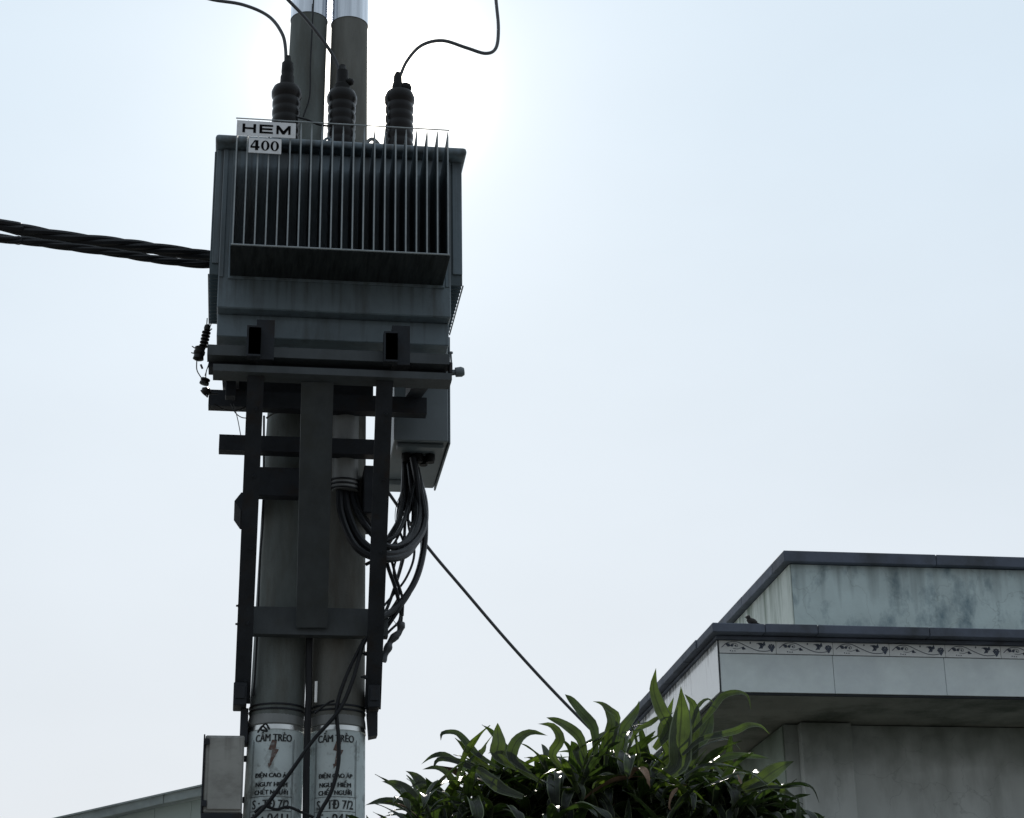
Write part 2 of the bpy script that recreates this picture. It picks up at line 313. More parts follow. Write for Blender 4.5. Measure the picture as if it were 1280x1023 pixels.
def wrap_text1(body, size, width, zc, side, m, parent, name='lettering', dr=.0048, sh=0):
    c = bpy.data.curves.new('t', 'FONT'); c.body = body; c.size = 1; c.align_x = 'CENTER'; c.align_y = 'CENTER'; c.resolution_u = 3
    o = bpy.data.objects.new('t', c); COL.objects.link(o); bpy.context.view_layer.update()
    me = bpy.data.meshes.new_from_object(o.evaluated_get(bpy.context.evaluated_depsgraph_get()))
    bpy.data.objects.remove(o)
    xs = [v.co.x for v in me.vertices]; ys = [v.co.y for v in me.vertices]
    cx = (max(xs)+min(xs))/2; cy = (max(ys)+min(ys))/2; sx = width/(max(xs)-min(xs)); sz = size/(max(ys)-min(ys))
    x0, r = polefun(zc, side); r += dr
    bm = bmesh.new(); bm.from_mesh(me); bmesh.ops.subdivide_edges(bm, edges=[e for e in bm.edges if e.calc_length() > .5], cuts=2)
    for v in bm.verts:
        a = (v.co.x-cx)*sx/r - .10; z = zc+(v.co.y-cy)*sz; x0, rr = polefun(z, side); rr += dr
        a += sh/r; v.co = Vector((x0+rr*sin(a), PY-rr*cos(a), z))
    nm = bpy.data.meshes.new(name); bm.to_mesh(nm); bm.free(); nm.materials.append(m)
    ob = bpy.data.objects.new(name, nm); COL.objects.link(ob); ob.parent = parent
    if parent.type == 'EMPTY': ob.location = -parent.location
    return ob
def wrap_poly(polys, side, m, parent, name, dr=.0048, a0=-.10):
    bm = bmesh.new()
    for pl in polys:
        f = poly(bm, [(x, 0, z) for x, z in pl])
    bmesh.ops.triangulate(bm, faces=bm.faces[:])
    bmesh.ops.subdivide_edges(bm, edges=[e for e in bm.edges if abs(e.verts[0].co.x-e.verts[1].co.x) > .03], cuts=5)
    for v in bm.verts:
        x0, rr = polefun(v.co.z, side); rr += dr; a = v.co.x/rr + a0
        v.co = Vector((x0+rr*sin(a), PY-rr*cos(a), v.co.z))
    return obj(name, bm, m, parent)
def rect(x0, x1, z0, z1): return [(x0, z0), (x1, z0), (x1, z1), (x0, z1)]
for side, lab in (('l', 'round concrete utility pole with a weathered red bolt, left of the joined pair'),
                  ('r', 'round concrete utility pole with a mottled sign, right of the pair, behind grey conduit')):
    x0, r0 = polefun(0, side)
    root = empty('utility_pole', (x0, PY, 0), lab, 'utility pole', 'concrete poles carrying the transformer')
    bm = bmesh.new(); pole_shell(bm, side, -.3, 12.5, 0, cap=True, k=40); obj('shaft', bm, M['concrete' if side == 'l' else 'concrete_b'], root, True)
    bm = bmesh.new(); pole_shell(bm, side, 8.30 if side == 'l' else 8.285, 8.95, .004); obj('metal_band', bm, M['band'], root, True)
    bm = bmesh.new(); pole_shell(bm, side, 2.5, 3.772, .003); sp = obj('painted_sign_panel', bm, M['polepaint'], root, True)
    # steel strap along the top edge of the painted panel, with its buckle
    xx, rr = polefun(3.785, side); bm = bmesh.new()
    lathe(bm, [(rr+.001, 3.768), (rr+.007, 3.772), (rr+.004, 3.798), (rr-.002, 3.801)], (xx, PY, 0), 48)
    obj('steel_strap', bm, M['strap'], root, True)
    bm = bmesh.new(); lathe(bm, [(rr, 3.801), (rr+.006, 3.806), (rr+.003, 3.84), (rr-.002, 3.862)], (xx, PY, 0), 48)
    obj('strap_sleeve', bm, M['conduit'], root, True)
    wrap_text('CẤM TRÈO', .062, .205, 3.735, side, M['ink'], sp, bold=.03)
    b = .0 if side == 'l' else .01
    wrap_poly([[(-0.0063+b, 3.7115), (0.0202+b, 3.7115), (-0.0032+b, 3.6644), (0.0315+b, 3.6612), (0.0284+b, 3.6518), (-0.005+b, 3.5859), (-0.0013+b, 3.5827), (-0.0189+b, 3.5608), (-0.0233+b, 3.5859), (-0.0139+b, 3.5871), (0.0126+b, 3.6518), (-0.0239+b, 3.66)]],
              side, M['redink'], sp, 'lightning_symbol')
    wrap_text('ĐIỆN CAO ÁP', .038, .19, 3.524, side, M['ink'], sp, bold=.02)
    wrap_text('NGUY HIỂM', .038, .175, 3.482, side, M['ink'], sp, bold=.02)
    wrap_text('CHẾT NGƯỜI', .038, .185, 3.440, side, M['ink'], sp, bold=.02)
    wrap_text('S : TĐ 7/2', .05, .205, 3.372, side, M['ink'], sp, bold=.015)
    wrap_text('T : 0411', .05, .2, 3.297, side, M['ink'], sp, bold=.02)
    wrap_poly([rect(-.122, -.119, 3.2, 3.72), rect(.119, .122, 3.2, 3.72), rect(-.114, -.112, 3.41, 3.71), rect(.112, .114, 3.41, 3.71),
               rect(-.12, .12, 3.410, 3.4135), rect(-.12, .12, 3.334, 3.3375)], side, M['line'], sp, 'border_line')
    for z in (3.885, 3.91):
        xx, rr = polefun(z, side); bm = bmesh.new(); lathe(bm, [(rr-.001, z-.006), (rr+.005, z-.004), (rr+.005, z+.004), (rr-.001, z+.006)], (xx, PY, 0), 40)
        obj('clamp_ring', bm, M['steel'], root, True)

# ---------------------------------------------------------------- transformer
T = empty('transformer', (.445, 9.6, 5.45), 'grey finned oil transformer with HEM and 400 plates on two concrete poles', 'transformer')
X0, X1 = -.187, 1.076
bm = bmesh.new(); box(bm, X0, X1, 9.385, 10.1, 5.881, 6.846, .006)
obj('tank', bm, M['tank'], T)
bm = bmesh.new(); box(bm, X0+.004, X1-.004, 9.468, 10.05, 5.75, 5.88, .004); obj('tank_base', bm, M['tank'], T)
# vertical corner stiffener strips on the front face
bm = bmesh.new(); box(bm, X0+.004, X0+.028, 9.378, 9.384, 6.06, 6.84, .002); o = obj('corner_strip', bm, M['tank'], T)
share('corner_strip', o, T, o.location+Vector((X1-X0-.036, 0, 0)))
bm = bmesh.new(); box(bm, -.233, 1.16, 9.3, 10.18, 6.848, 6.893, .018, 3); obj('lid', bm, M['tank'], T, True)
# front cooling fins: hollow pressed plates with a tapering top
def fin_mesh(bm, x, t=.0075):
    y0, y1 = 9.0, 9.3845; zb, zt = 6.068, 6.812
    for zz in (0,):
        a = [(x-t/2, y0, zb), (x+t/2, y0, zb), (x+t/2, y1, zb), (x-t/2, y1, zb)]
        b = [(x-t/2, y0, zt-.035), (x+t/2, y0, zt-.035), (x+t/2, y1, zt-.1), (x-t/2, y1, zt-.1)]
        c = [(x-.0018, y0, zt), (x+.0018, y0, zt), (x+.0018, y1, zt-.07), (x-.0018, y1, zt-.07)]
        va, vb, vc = [[bm.verts.new(q) for q in s] for s in (a, b, c)]
        for p, q in ((va, vb), (vb, vc)):
            for k in range(4): bm.faces.new((p[k], p[(k+1) % 4], q[(k+1) % 4], q[k]))
        bm.faces.new(va[::-1]); bm.faces.new(vc)
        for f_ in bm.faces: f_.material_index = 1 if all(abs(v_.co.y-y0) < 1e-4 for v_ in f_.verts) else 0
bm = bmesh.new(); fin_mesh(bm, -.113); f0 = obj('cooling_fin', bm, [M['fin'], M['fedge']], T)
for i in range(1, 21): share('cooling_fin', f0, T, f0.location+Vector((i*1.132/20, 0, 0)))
# front rods tying the fins
for z, r in ((6.818, .0035), (6.066, .0045)):
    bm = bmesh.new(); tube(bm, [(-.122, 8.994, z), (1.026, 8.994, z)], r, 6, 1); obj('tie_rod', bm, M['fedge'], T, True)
bm = bmesh.new(); box(bm, -.124, 1.03, 9.012, 9.3835, 6.0645, 6.0672, .0005); obj('fin_shade_plate', bm, M['finshade'], T)  # added to block light from below and darken the gaps between fins
# corrugated wall behind the fins
bm = bmesh.new(); box(bm, -.135, 1.04, 9.372, 9.3835, 6.05, 6.83, .003); obj('fin_back_panel', bm, M['tank'], T)
# side fins (seen edge on)
for sx, xa, xb in ((-1, -.236, X0), (1, X1, 1.142)):
    bm = bmesh.new(); box(bm, xa, xb, 9.41, 9.4175, 6.085, 6.84, .002); s0 = obj('side_fin', bm, M['fin'], T)
    for i in range(1, 15): share('side_fin', s0, T, s0.location+Vector((0, i*.0465, 0)))
    xo = xa-.003 if sx < 0 else xb+.003
    bm = bmesh.new(); tube(bm, [(xo, 9.405, 6.082), (xo, 10.07, 6.082)], .004, 6, 1); obj('tie_rod', bm, M['fin'], T)
    # tank wall end strip seen beside the fins
    bm = bmesh.new(); box(bm, min(xa, xb)+.012, max(xa, xb)-.0005, 9.4, 9.4065, 6.15, 6.845, .002); obj('side_edge_plate', bm, M['tank'], T)
# plates
def plate(bm, x0, x1, z0, z1, y, r=.004): box(bm, x0, x1, y-.003, y, z0, z1, .001)
bm = bmesh.new(); plate(bm, -.116, .197, 6.707, 6.800, 8.985); hp = obj('name_plate', bm, M['plate'], T)
def letters(polys, y, m, parent, name='lettering'):
    bm = bmesh.new()
    for pl in polys: poly(bm, [(x, y, z) for x, z in pl])
    bmesh.ops.triangulate(bm, faces=bm.faces[:])
    ex = bmesh.ops.extrude_face_region(bm, geom=bm.faces[:]); 
    for v in [g for g in ex['geom'] if isinstance(g, bmesh.types.BMVert)]: v.co.y -= .0012
    return obj(name, bm, m, parent)
def hem(x0, x1, z0, z1):
    h = z1-z0; W = x1-x0; lw = W*.285; g = (W-3*lw)/2; s = h*.27; t = h*.2; out = []
    a = x0; out += [rect(a, a+s, z0, z1), rect(a+lw-s, a+lw, z0, z1), rect(a+s, a+lw-s, z0+h*.4, z0+h*.6)]
    a = x0+lw+g; out += [rect(a, a+s, z0, z1), rect(a+s, a+lw, z0, z0+t), rect(a+s, a+lw*.96, z0+h*.4, z0+h*.6), rect(a+s, a+lw, z1-t, z1)]
    a = x0+2*(lw+g); lw *= 1.05; m_ = a+lw/2
    out += [rect(a, a+s*.85, z0, z1), rect(a+lw-s*.85, a+lw, z0, z1), [(a+s*.85, z1), (a+s*.85, z1-h*.42), (m_-s*.42, z0), (m_+s*.42, z0), (m_, z0+h*.38)],
            [(a+lw-s*.85, z1), (m_, z0+h*.38), (m_+s*.42, z0), (a+lw-s*.85, z1-h*.42)]]
    return out
letters(hem(-.086, .166, 6.727, 6.780), 8.9815, M['platei'], hp)
bm = bmesh.new(); plate(bm, -.05, .123, 6.607, 6.698, 8.985); rp = obj('rating_plate', bm, M['plate'], T)
def zero(cx, cz, w, h):
    out = []; n = 24
    for k in range(n):
        a = 2*pi*k/n; b = 2*pi*(k+1)/n
        out.append([(cx+w*cos(a), cz+h*sin(a)), (cx+w*cos(b), cz+h*sin(b)), (cx+w*.42*cos(b), cz+h*.86*sin(b)), (cx+w*.42*cos(a), cz+h*.86*sin(a))])
    return out
four = [[(-.012+.0, 6.623), (.004, 6.623), (.004, 6.683), (-.012, 6.683)], [(-.037, 6.636), (-.012, 6.636), (-.012, 6.647), (-.037, 6.647)], [(.004, 6.636), (.011, 6.636), (.011, 6.647), (.004, 6.647)],
        [(-.037, 6.647), (-.029, 6.647), (-.012, 6.676), (-.012, 6.683), (-.016, 6.683)]]
four = [[(x-.003, z) for x, z in pl] for pl in four]
letters(four+zero(.038, 6.653, .0225, .03)+zero(.088, 6.653, .0225, .03), 8.9815, M['platei'], rp)
bm = bmesh.new()
for (x, z) in ((-.108, 6.717), (.189, 6.717), (-.108, 6.791), (.189, 6.791)): lathe(bm, [(.004, 0), (.003, .003)], (x, 8.982, z), 8, (0, -1, 0))
obj('rivet', bm, M['platei'], hp)
bm = bmesh.new()
for (x, z) in ((-.043, 6.614), (.116, 6.614), (-.043, 6.691), (.116, 6.691)): lathe(bm, [(.004, 0), (.003, .003)], (x, 8.982, z), 8, (0, -1, 0))
obj('rivet', bm, M['platei'], rp)
# bushings
def bushing(x, top, cap):
    z0 = 6.893; H = top-z0
    prof = [(.105, z0), (.105, z0+.02)]
    z = z0+.02; k = 8; st = (H-.1)/k
    for i in range(k):
        prof += [(.0775, z+st*.05), (.0822, z+st*.3), (.0822, z+st*.7), (.0775, z+st*.95)]; z += st
    prof += [(.078, z), (.088, z+.02), (.089, z+.05), (.078, z+.078), (.05, z+.092), (.036, z+.098)]
    bm = bmesh.new(); lathe(bm, prof, (x, 9.75, 0), 32); b = obj('bushing', bm, M['porcelain'], T, True)
    zt = prof[-1][1]; bm = bmesh.new()
    if cap == 'knob':
        lathe(bm, [(.033, zt-.01), (.034, zt+.03), (.026, zt+.06), (.024, zt+.10), (.014, zt+.125)], (x-.012, 9.75, 0), 20)
        lathe(bm, [(.01, -.03), (.028, -.02), (.033, 0), (.028, .022), (.012, .035)], (x+.035, 9.75, zt+.025), 16, (.8, -.2, -.25))
    elif cap == 'mid':
        lathe(bm, [(.05, zt-.02), (.048, zt+.03), (.036, zt+.04), (.035, zt+.13), (.024, zt+.14), (.018, zt+.17)], (x, 9.75, 0), 20)
        lathe(bm, [(.01, -.02), (.022, -.01), (.022, .012), (.01, .022)], (x+.045, 9.73, zt+.05), 12, (.9, 0, -.2))
    else:
        lathe(bm, [(.042, zt-.015), (.04, zt+.06), (.034, zt+.075), (.036, zt+.09), (.034, zt+.15), (.022, zt+.165), (.016, zt+.2)], (x, 9.75, 0), 20)
    obj('terminal_boot', bm, M['rubber'], T, True); return zt
bushing(.155, 7.475, 'tall'); bushing(.478, 7.465, 'mid'); bushing(.818, 7.485, 'knob')
# hose loop and lifting lug on the lid
bm = bmesh.new(); tube(bm, [(.60, 9.5, 6.89), (.60, 9.5, 6.97), (.635, 9.5, 7.025), (.675, 9.5, 7.0), (.69, 9.5, 6.93), (.69, 9.5, 6.89)], .011, 8); obj('hose_loop', bm, M['conduit'], T, True)
bm = bmesh.new()
ring = [(.388+.02*cos(a), 9.42, 6.945+.024*sin(a)) for a in [2*pi*k/16 for k in range(17)]]
tube(bm, ring, .008, 6, 1); box(bm, .366, .41, 9.412, 9.428, 6.89, 6.925, .002); obj('lifting_lug', bm, M['tank'], T)
bm = bmesh.new(); box(bm, .24, .34, 9.5, 9.6, 6.893, 6.95, .01, 2); box(bm, .42, .52, 9.42, 9.5, 6.893, 6.915, .004); obj('gauge_base', bm, M['tank'], T)
# drain valve and bolts
bm = bmesh.new(); lathe(bm, [(.016, 0), (.016, .05), (.026, .052), (.028, .085), (.02, .1)], (1.05, 9.42, 5.565), 14, (1, -.05, .12)); lathe(bm, [(.005, 0), (.005, .09), (.012, .092), (.012, .1)], (1.082, 9.42, 5.59), 8, (-.05, 0, 1)); obj('drain_valve', bm, M['cab'], T, True)
bm = bmesh.new(); lathe(bm, [(.02, 0), (.02, .012), (.014, .02)], (.978, 9.466, 5.79), 10, (0, -1, 0)); obj('drain_plug', bm, M['finf'], T, True)
# underbase rails (end on) : two channel stubs each
for dx in (0, .713):
    for (x0, x1, y0, z0, z1) in ((-.021, .052, 9.135, 5.50, 5.672), (.028, .122, 9.198, 5.51, 5.735)):
        bm = bmesh.new(); xc = (x0+x1)/2+dx; h = z1-z0; w_ = x1-x0
        prism(bm, [(-w_/2, -h/2), (w_/2, -h/2), (w_/2, h/2), (-w_/2, h/2)] if y0 > 9.16 else [(-w_/2, -h/2), (w_/2, -h/2), (w_/2, -h/2+.01), (-w_/2+.01, -h/2+.01), (-w_/2+.01, h/2-.01), (w_/2, h/2-.01), (w_/2, h/2), (-w_/2, h/2)],
              (xc, y0, (z0+z1)/2), (xc, y0+(.0595 if y0 < 9.16 else .25), (z0+z1)/2), Vector((1, 0, 0)), Vector((0, 0, 1)))
        if y0 < 9.16:
            box(bm, x0+dx+.012, x1+dx-.004, y0+.03, y0+.04, z0+.0105, z1-.0105, .001)
        obj('base_rail', bm, M['steel'], T)
    bm = bmesh.new()
    for zz in (5.47, 5.56): bolt(bm, (.085+dx, 9.197, zz+.09), (0, -1, 0), .013)
    obj('rail_bolt', bm, M['steel'], T)

# ---------------------------------------------------------------- steel support bracket
B = empty('transformer_bracket', (.43, 9.7, 3.8), 'dark steel bracket of channels and slanting struts holding up the transformer', 'bracket')
def hchan(name, x0, x1, y, z0, z1, d=.1, m='steel'):
    bm = bmesh.new(); h = z1-z0
    prism(bm, chan(h, d, .007), (x0, y, (z0+z1)/2), (x1, y, (z0+z1)/2), Vector((0, 0, 1)), Vector((0, 1, 0)))
    return obj(name, bm, M[m], B)
hchan('beam', -.222, 1.046, 9.2, 5.524, 5.582, .1, 'strut')
hchan('beam', -.189, 1.058, 9.2, 5.436, 5.474, .135, 'strut')
bm = bmesh.new(); box(bm, -.215, 1.04, 9.304, 9.42, 5.50, 5.50+.06, .003); obj('beam', bm, M['steel'], B)
bm = bmesh.new(); box(bm, 1.0465, 1.062, 9.205, 9.3, 5.477, 5.54, .003); obj('end_plate', bm, M['steel'], B)
bm = bmesh.new(); box(bm, -.12, .70, 10.0, 10.1, 5.64, 5.745, .004); obj('beam', bm, M['steel'], B)
for x in (-.10, .93):
    bm = bmesh.new(); prism(bm, chan(.09, .06), (x, 9.34, 5.48), (x, 10.02, 5.66), Vector((1, 0, 0)), Vector((0, 0, 1))); obj('side_beam', bm, M['steel'], B)
# struts
def strut(name, p0, p1, w0, d, m):
    bm = bmesh.new(); p0 = Vector(p0); p1 = Vector(p1); dr = (p1-p0).normalized(); a = Vector((1, 0, 0)); a = (a-dr*a.dot(dr)).normalized(); b = a.cross(dr)
    if b.y < 0: b = -b
    prism(bm, chan(w0, d, .009), p0, p1, a, b); return obj(name, bm, M[m], B)
strut('side_strut', (.033, 9.245, 5.434), (.026, 10.22, 3.92), .086, .05, 'steel')
strut('side_strut', (.708, 9.245, 5.434), (.733, 10.22, 3.90), .086, .05, 'steel')
strut('centre_strut', (.357, 9.30, 5.434), (.384, 10.03, 4.30), .168, .06, 'strut')
hchan('crossbar', -.005, .80, 10.06, 4.268, 4.42, .07, 'strut')
hchan('crossbar', -.221, 1.0, 9.95, 5.537, 5.633, .08)
hchan('crossbar', -.153, .79, 9.95, 5.278, 5.368, .08)
# pole clamps
bm = bmesh.new(); box(bm, .0, .30, 9.99, 10.06, 5.03, 5.20, .006); box(bm, .0, .03, 10.063, 10.4, 5.0, 5.2, .004); obj('pole_clamp', bm, M['steel'], B)
bm = bmesh.new(); box(bm, .655, .735, 10.02, 10.42, 4.96, 5.24, .006); obj('pole_clamp', bm, M['steel'], B)
bm = bmesh.new(); prism(bm, [(-.05, 0), (.0, .035), (.05, 0), (.05, -.02), (-.05, -.02)], (-.02, 9.8, 4.93), (-.02, 9.92, 4.86), Vector((0, 0, 1)), Vector((-1, 0, 0))); obj('clamp_bracket', bm, M['steel'], B)
for x0, x1 in ((-.022, .05), (.70, .765)):
    bm = bmesh.new(); box(bm, x0, x1, 10.14, 10.30, 3.895, 4.02, .004); box(bm, x0+.01, x1-.01, 10.132, 10.138, 3.93, 4.0, .002)
    obj('foot_plate', bm, M['steel'], B)
bm = bmesh.new(); box(bm, .02, .062, 10.2, 10.30, 3.70, 3.893, .003); obj('foot_angle', bm, M['steel'], B)
bm = bmesh.new(); prism(bm, [(0, .0), (.045, .01), (.045, .14), (-.012, .14)], (.713, 10.2, 3.745), (.713, 10.29, 3.745), Vector((1, 0, 0)), Vector((0, 0, 1))); obj('foot_angle', bm, M['steel'], B)
bm = bmesh.new()
for x, z, y_ in ((-.004, 4.30, 9.99), (-.004, 4.39, 9.95)): bolt(bm, (x, y_, z), (-1, 0, 0), .013, .012)
for z_ in (4.18, 4.05): bolt(bm, (.692, 10.1, z_), (-1, 0, 0), .013, .02)
for z in (4.3, 4.39):
    for x in (.22, .56): bolt(bm, (x, 10.058, z), (0, -1, 0), .014, .014)
for zz, yy in ((5.585, 9.93), (5.323, 9.93)):
    for xx in (.10, .30, .50, .64): bolt(bm, (xx, yy+.018, zz), (0, -1, 0), .011, .01)
for xx in (-.12, .2, .62, .98): bolt(bm, (xx, 9.199, 5.553), (0, -1, 0), .009, .008)
for q_ in (.1, .3, .52, .75, .93):
    for xc_, xe_ in ((.033, .026), (.708, .733)):
        bolt(bm, (xc_+(xe_-xc_)*q_+.012, 9.245+.975*q_-.002, 5.434-1.51*q_), (0, -.82, -.56), .01, .009)
obj('bracket_bolt', bm, M['steel'], B)['kind'] = 'stuff'
bm = bmesh.new(); box(bm, .41, .425, 10.08, 10.1, 3.9, 4.02, .003); obj('tie_plate', bm, M['strap'], B)
# small hanger under the lower beam
bm = bmesh.new(); box(bm, -.125, -.07, 9.55, 9.62, 5.44, 5.62, .004); obj('hanger', bm, M['steel'], B)
# strap with loose tape on the left pole
# ---------------------------------------------------------------- conduit
C_ = empty('conduit_pipe', (.552, 10.085, 5.0), 'pale grey plastic conduit pipe in front of the right pole with cables coming out', 'conduit')
bm = bmesh.new(); lathe(bm, [(.068, 5.10), (.074, 5.10), (.0735, 5.3), (.0735, 6.0), (.068, 6.0)], (.552, 10.085, 0), 32)
obj('pipe', bm, M['conduit'], C_, True)
for z in (5.115, 5.14, 5.165):
    bm = bmesh.new(); lathe(bm, [(.073, -.006), (.082, -.003), (.082, .004), (.073, .007)], (.552, 10.085, z), 32, (.03, -.12, 1)); obj('pipe_tie', bm, M['cable'], C_, True)
def cable(name, pts, r, label, m='cable', group=None, n=8, cat='cable', sub=8, wob=0):
    bm = bmesh.new(); tube(bm, pts, r, n, sub, wob); return tag(obj(name, bm, M[m], None, True), label, cat, group)
Q = lambda L_, Y: [P(x, y, Y) if len(q) == 2 else P(x, y, q[2]) for q in L_ for x, y in [q[:2]]]

# ---------------------------------------------------------------- low voltage cabinet behind the bracket
V = empty('distribution_cabinet', (1.0, 10.6, 5.463), 'grey steel distribution cabinet hung to the right under the transformer', 'cabinet')
bm = bmesh.new(); box(bm, .84, 1.152, 10.215, 11.05, 5.475, 6.15, .006); obj('cabinet_body', bm, M['cab'], V)
bm = bmesh.new(); box(bm, .835, 1.148, 10.19, 10.212, 5.463, 6.15, .004); dr_ = obj('front_panel', bm, M['cab'], V)
bm = bmesh.new(); box(bm, 1.155, 1.166, 10.23, 11.06, 5.463, 6.14, .003); obj('side_door', bm, M['cab'], V)
bm = bmesh.new(); box(bm, .86, 1.13, 10.26, 10.32, 5.448, 5.472, .003); obj('gland_plate', bm, M['cab'], V)
bm = bmesh.new(); box(bm, .86, 1.0, 10.9, 11.04, 5.44, 5.472, .004); obj('base_plate', bm, M['cab'], V)
bm = bmesh.new()
for i in range(5): lathe(bm, [(.028, 0), (.03, -.03), (.024, -.05)], (.93+.035*i, 10.45+.05*(i % 2), 5.474), 12)
obj('cable_gland', bm, M['rubber'], V, True)
bm = bmesh.new(); box(bm, .86, 1.0, 10.42, 10.44, 5.79, 5.80, .001); obj('front_trim', bm, M['cab'], V)

# cables leaving the cabinet bottom: labels tell them apart by where they go
yb = 10.5
lo = [
 ([(430, 606, 10.09), (434, 640, 10.03), (450, 675, 9.98), (475, 692, 9.98), (505, 690, 10.1), (527, 665, 10.3), (530, 630, 10.4), (520, 590, 10.45), (514, 566, 10.5)], .024, 'thickest black cable looping from the grey conduit up to the cabinet'),
 ([(424, 606, 10.07), (427, 645, 10.0), (446, 685, 9.95), (478, 699, 9.95), (508, 693, 10.1), (523, 668, 10.3), (525, 632, 10.4), (515, 595, 10.45), (508, 566, 10.5)], .02, 'black cable forming the lowest edge of the loop under the conduit'),
 ([(438, 606, 10.1), (443, 632, 10.05), (459, 660, 10.0), (482, 682, 10.05), (504, 680, 10.15), (519, 655, 10.3), (520, 625, 10.4), (516, 590, 10.5), (518, 566, 10.5)], .018, 'black cable on the inner side of the loop between conduit and cabinet'),
 ([(442, 606, 10.1), (452, 640, 10.08), (470, 663, 10.1), (480, 676, 10.15), (496, 668, 10.2), (508, 640, 10.35), (513, 600, 10.45), (508, 566, 10.5)], .011, 'thin black cable crossing inside the loop beside the right strut'),
]
for pts, r, lb in lo:
    cable('power_cable', Q(pts, 10), r, lb, group='black cables looping from the conduit to the cabinet')
lo2 = [
 ([(516, 570, 10.45), (526, 615, 10.4), (531, 650, 10.35), (529, 690, 10.3), (518, 728, 10.2), (495, 760, 10.1), (472, 775, 10.0)], .019, 'thick black cable hanging from the cabinet and swinging in to the crossbar'),
 ([(520, 570, 10.5), (524, 620, 10.45), (527, 665, 10.4), (526, 700, 10.3), (514, 738, 10.2), (499, 762, 10.1), (480, 790, 10.1)], .010, 'black cable following the thick hanging cable on its outer side'),
 ([(508, 570, 10.5), (512, 610, 10.45), (498, 650, 10.35), (482, 680, 10.2), (484, 705, 10.15), (494, 735, 10.15), (501, 765, 10.15), (500, 785, 10.15)], .011, 'black cable twisting from the cabinet down to the taped joint'),
 ([(506, 575, 10.5), (503, 630, 10.4), (493, 665, 10.3), (475, 692, 10.15), (465, 700, 10.1)], .017, 'short black cable running from the cabinet in behind the right strut'),
 ([(512, 575, 10.5), (507, 640, 10.4), (504, 690, 10.3), (496, 725, 10.2), (484, 760, 10.1), (474, 778, 10.05)], .009, 'thin black cable hanging straight through the middle of the loop'),
 ([(501, 767, 10.15), (498, 778, 10.12), (488, 788, 10.1), (474, 803, 10.05)], .007, 'thin black tail running from the taped joint to the right strut'),
]
lo2 += [
 ([(503, 612, 10.4), (508, 640, 10.4), (497, 672, 10.3), (484, 690, 10.2), (475, 712, 10.1)], .007, 'thin black strand slanting left out of the bunch to the right strut'),
 ([(519, 600, 10.4), (510, 650, 10.35), (518, 690, 10.3), (508, 722, 10.2), (488, 748, 10.15), (474, 764, 10.05)], .007, 'thin black strand looping out and back under the big loop'),
 ([(480, 682, 10.1), (489, 700, 10.1), (495, 722, 10.1), (503, 748, 10.12), (503, 770, 10.12)], .008, 'thin black strand crossing the others to reach the taped joint'),
 ([(498, 690, 10.2), (492, 716, 10.2), (499, 742, 10.2), (486, 766, 10.15), (474, 784, 10.05)], .006, 'thinnest black strand zigzagging down beside the right strut'),
 ([(510, 572, 10.48), (513, 600, 10.42), (517, 640, 10.38), (513, 668, 10.3), (497, 684, 10.2), (478, 700, 10.1)], .013, 'black cable dropping steeply from the cabinet to the bottom of the loop'),
 ([(514, 575, 10.5), (500, 625, 10.42), (497, 655, 10.38), (505, 680, 10.3), (504, 700, 10.25), (490, 745, 10.15), (476, 780, 10.05)], .008, 'wavy thin black cable weaving down through the tangle to the strut'),
 ([(509, 575, 10.5), (515, 625, 10.42), (505, 650, 10.4), (490, 672, 10.3), (478, 688, 10.15)], .012, 'black cable crossing left over the others above the loop'),
 ([(523, 585, 10.42), (531, 625, 10.4), (533, 655, 10.38), (527, 700, 10.3), (512, 735, 10.2), (490, 770, 10.1), (472, 790, 10.05)], .008, 'outermost thin black cable bowing right below the cabinet'),
 ([(457, 706, 10.1), (468, 700, 10.1), (482, 690, 10.1), (495, 678, 10.2)], .01, 'short black cable crossing low behind the right strut to the pole'),
 ([(516, 572, 10.4), (521, 600, 10.4), (524, 632, 10.38), (522, 655, 10.3), (512, 676, 10.2), (494, 686, 10.1)], .02, 'fat black cable in the middle of the hanging bunch'),
]
for pts, r, lb in lo2:
    cable('hanging_cable', Q(pts, 10), r, lb, group='black cables hanging below the cabinet')
bm = bmesh.new(); tube(bm, Q([(502, 778), (499, 790), (489, 801), (484, 812), (478, 826)], 10.13), lambda t: .02+.004*sin(t*20), 10, 6, .0015)
tag(obj('taped_cable_joint', bm, M['cableg'], None, True), 'lumpy grey taped cable end at the bottom of the tangle by the right strut', 'cable joint')
cable('thin_wire', Q([(505, 610), (496, 630), (494, 650), (499, 668)], 10.45), .0022, 'hair thin wire curling beside the cable tangle under the cabinet', 'conduit', n=5)
cable('thin_wire', Q([(478, 768), (488, 772), (496, 782), (497, 790)], 10.1), .002, 'hair thin wire curling over the taped cable end', 'conduit', n=5)
cable('service_wire', [P(482, 608, 10.42), P(487, 618, 10.42), P(533, 682, 10.5), P(580, 738, 10.6), P(640, 808, 10.8), P(707, 880, 11.0), P(812, 985, 11.2)], .0095,
      'single grey wire slanting down right from the cabinet to the shrub', 'cableg')

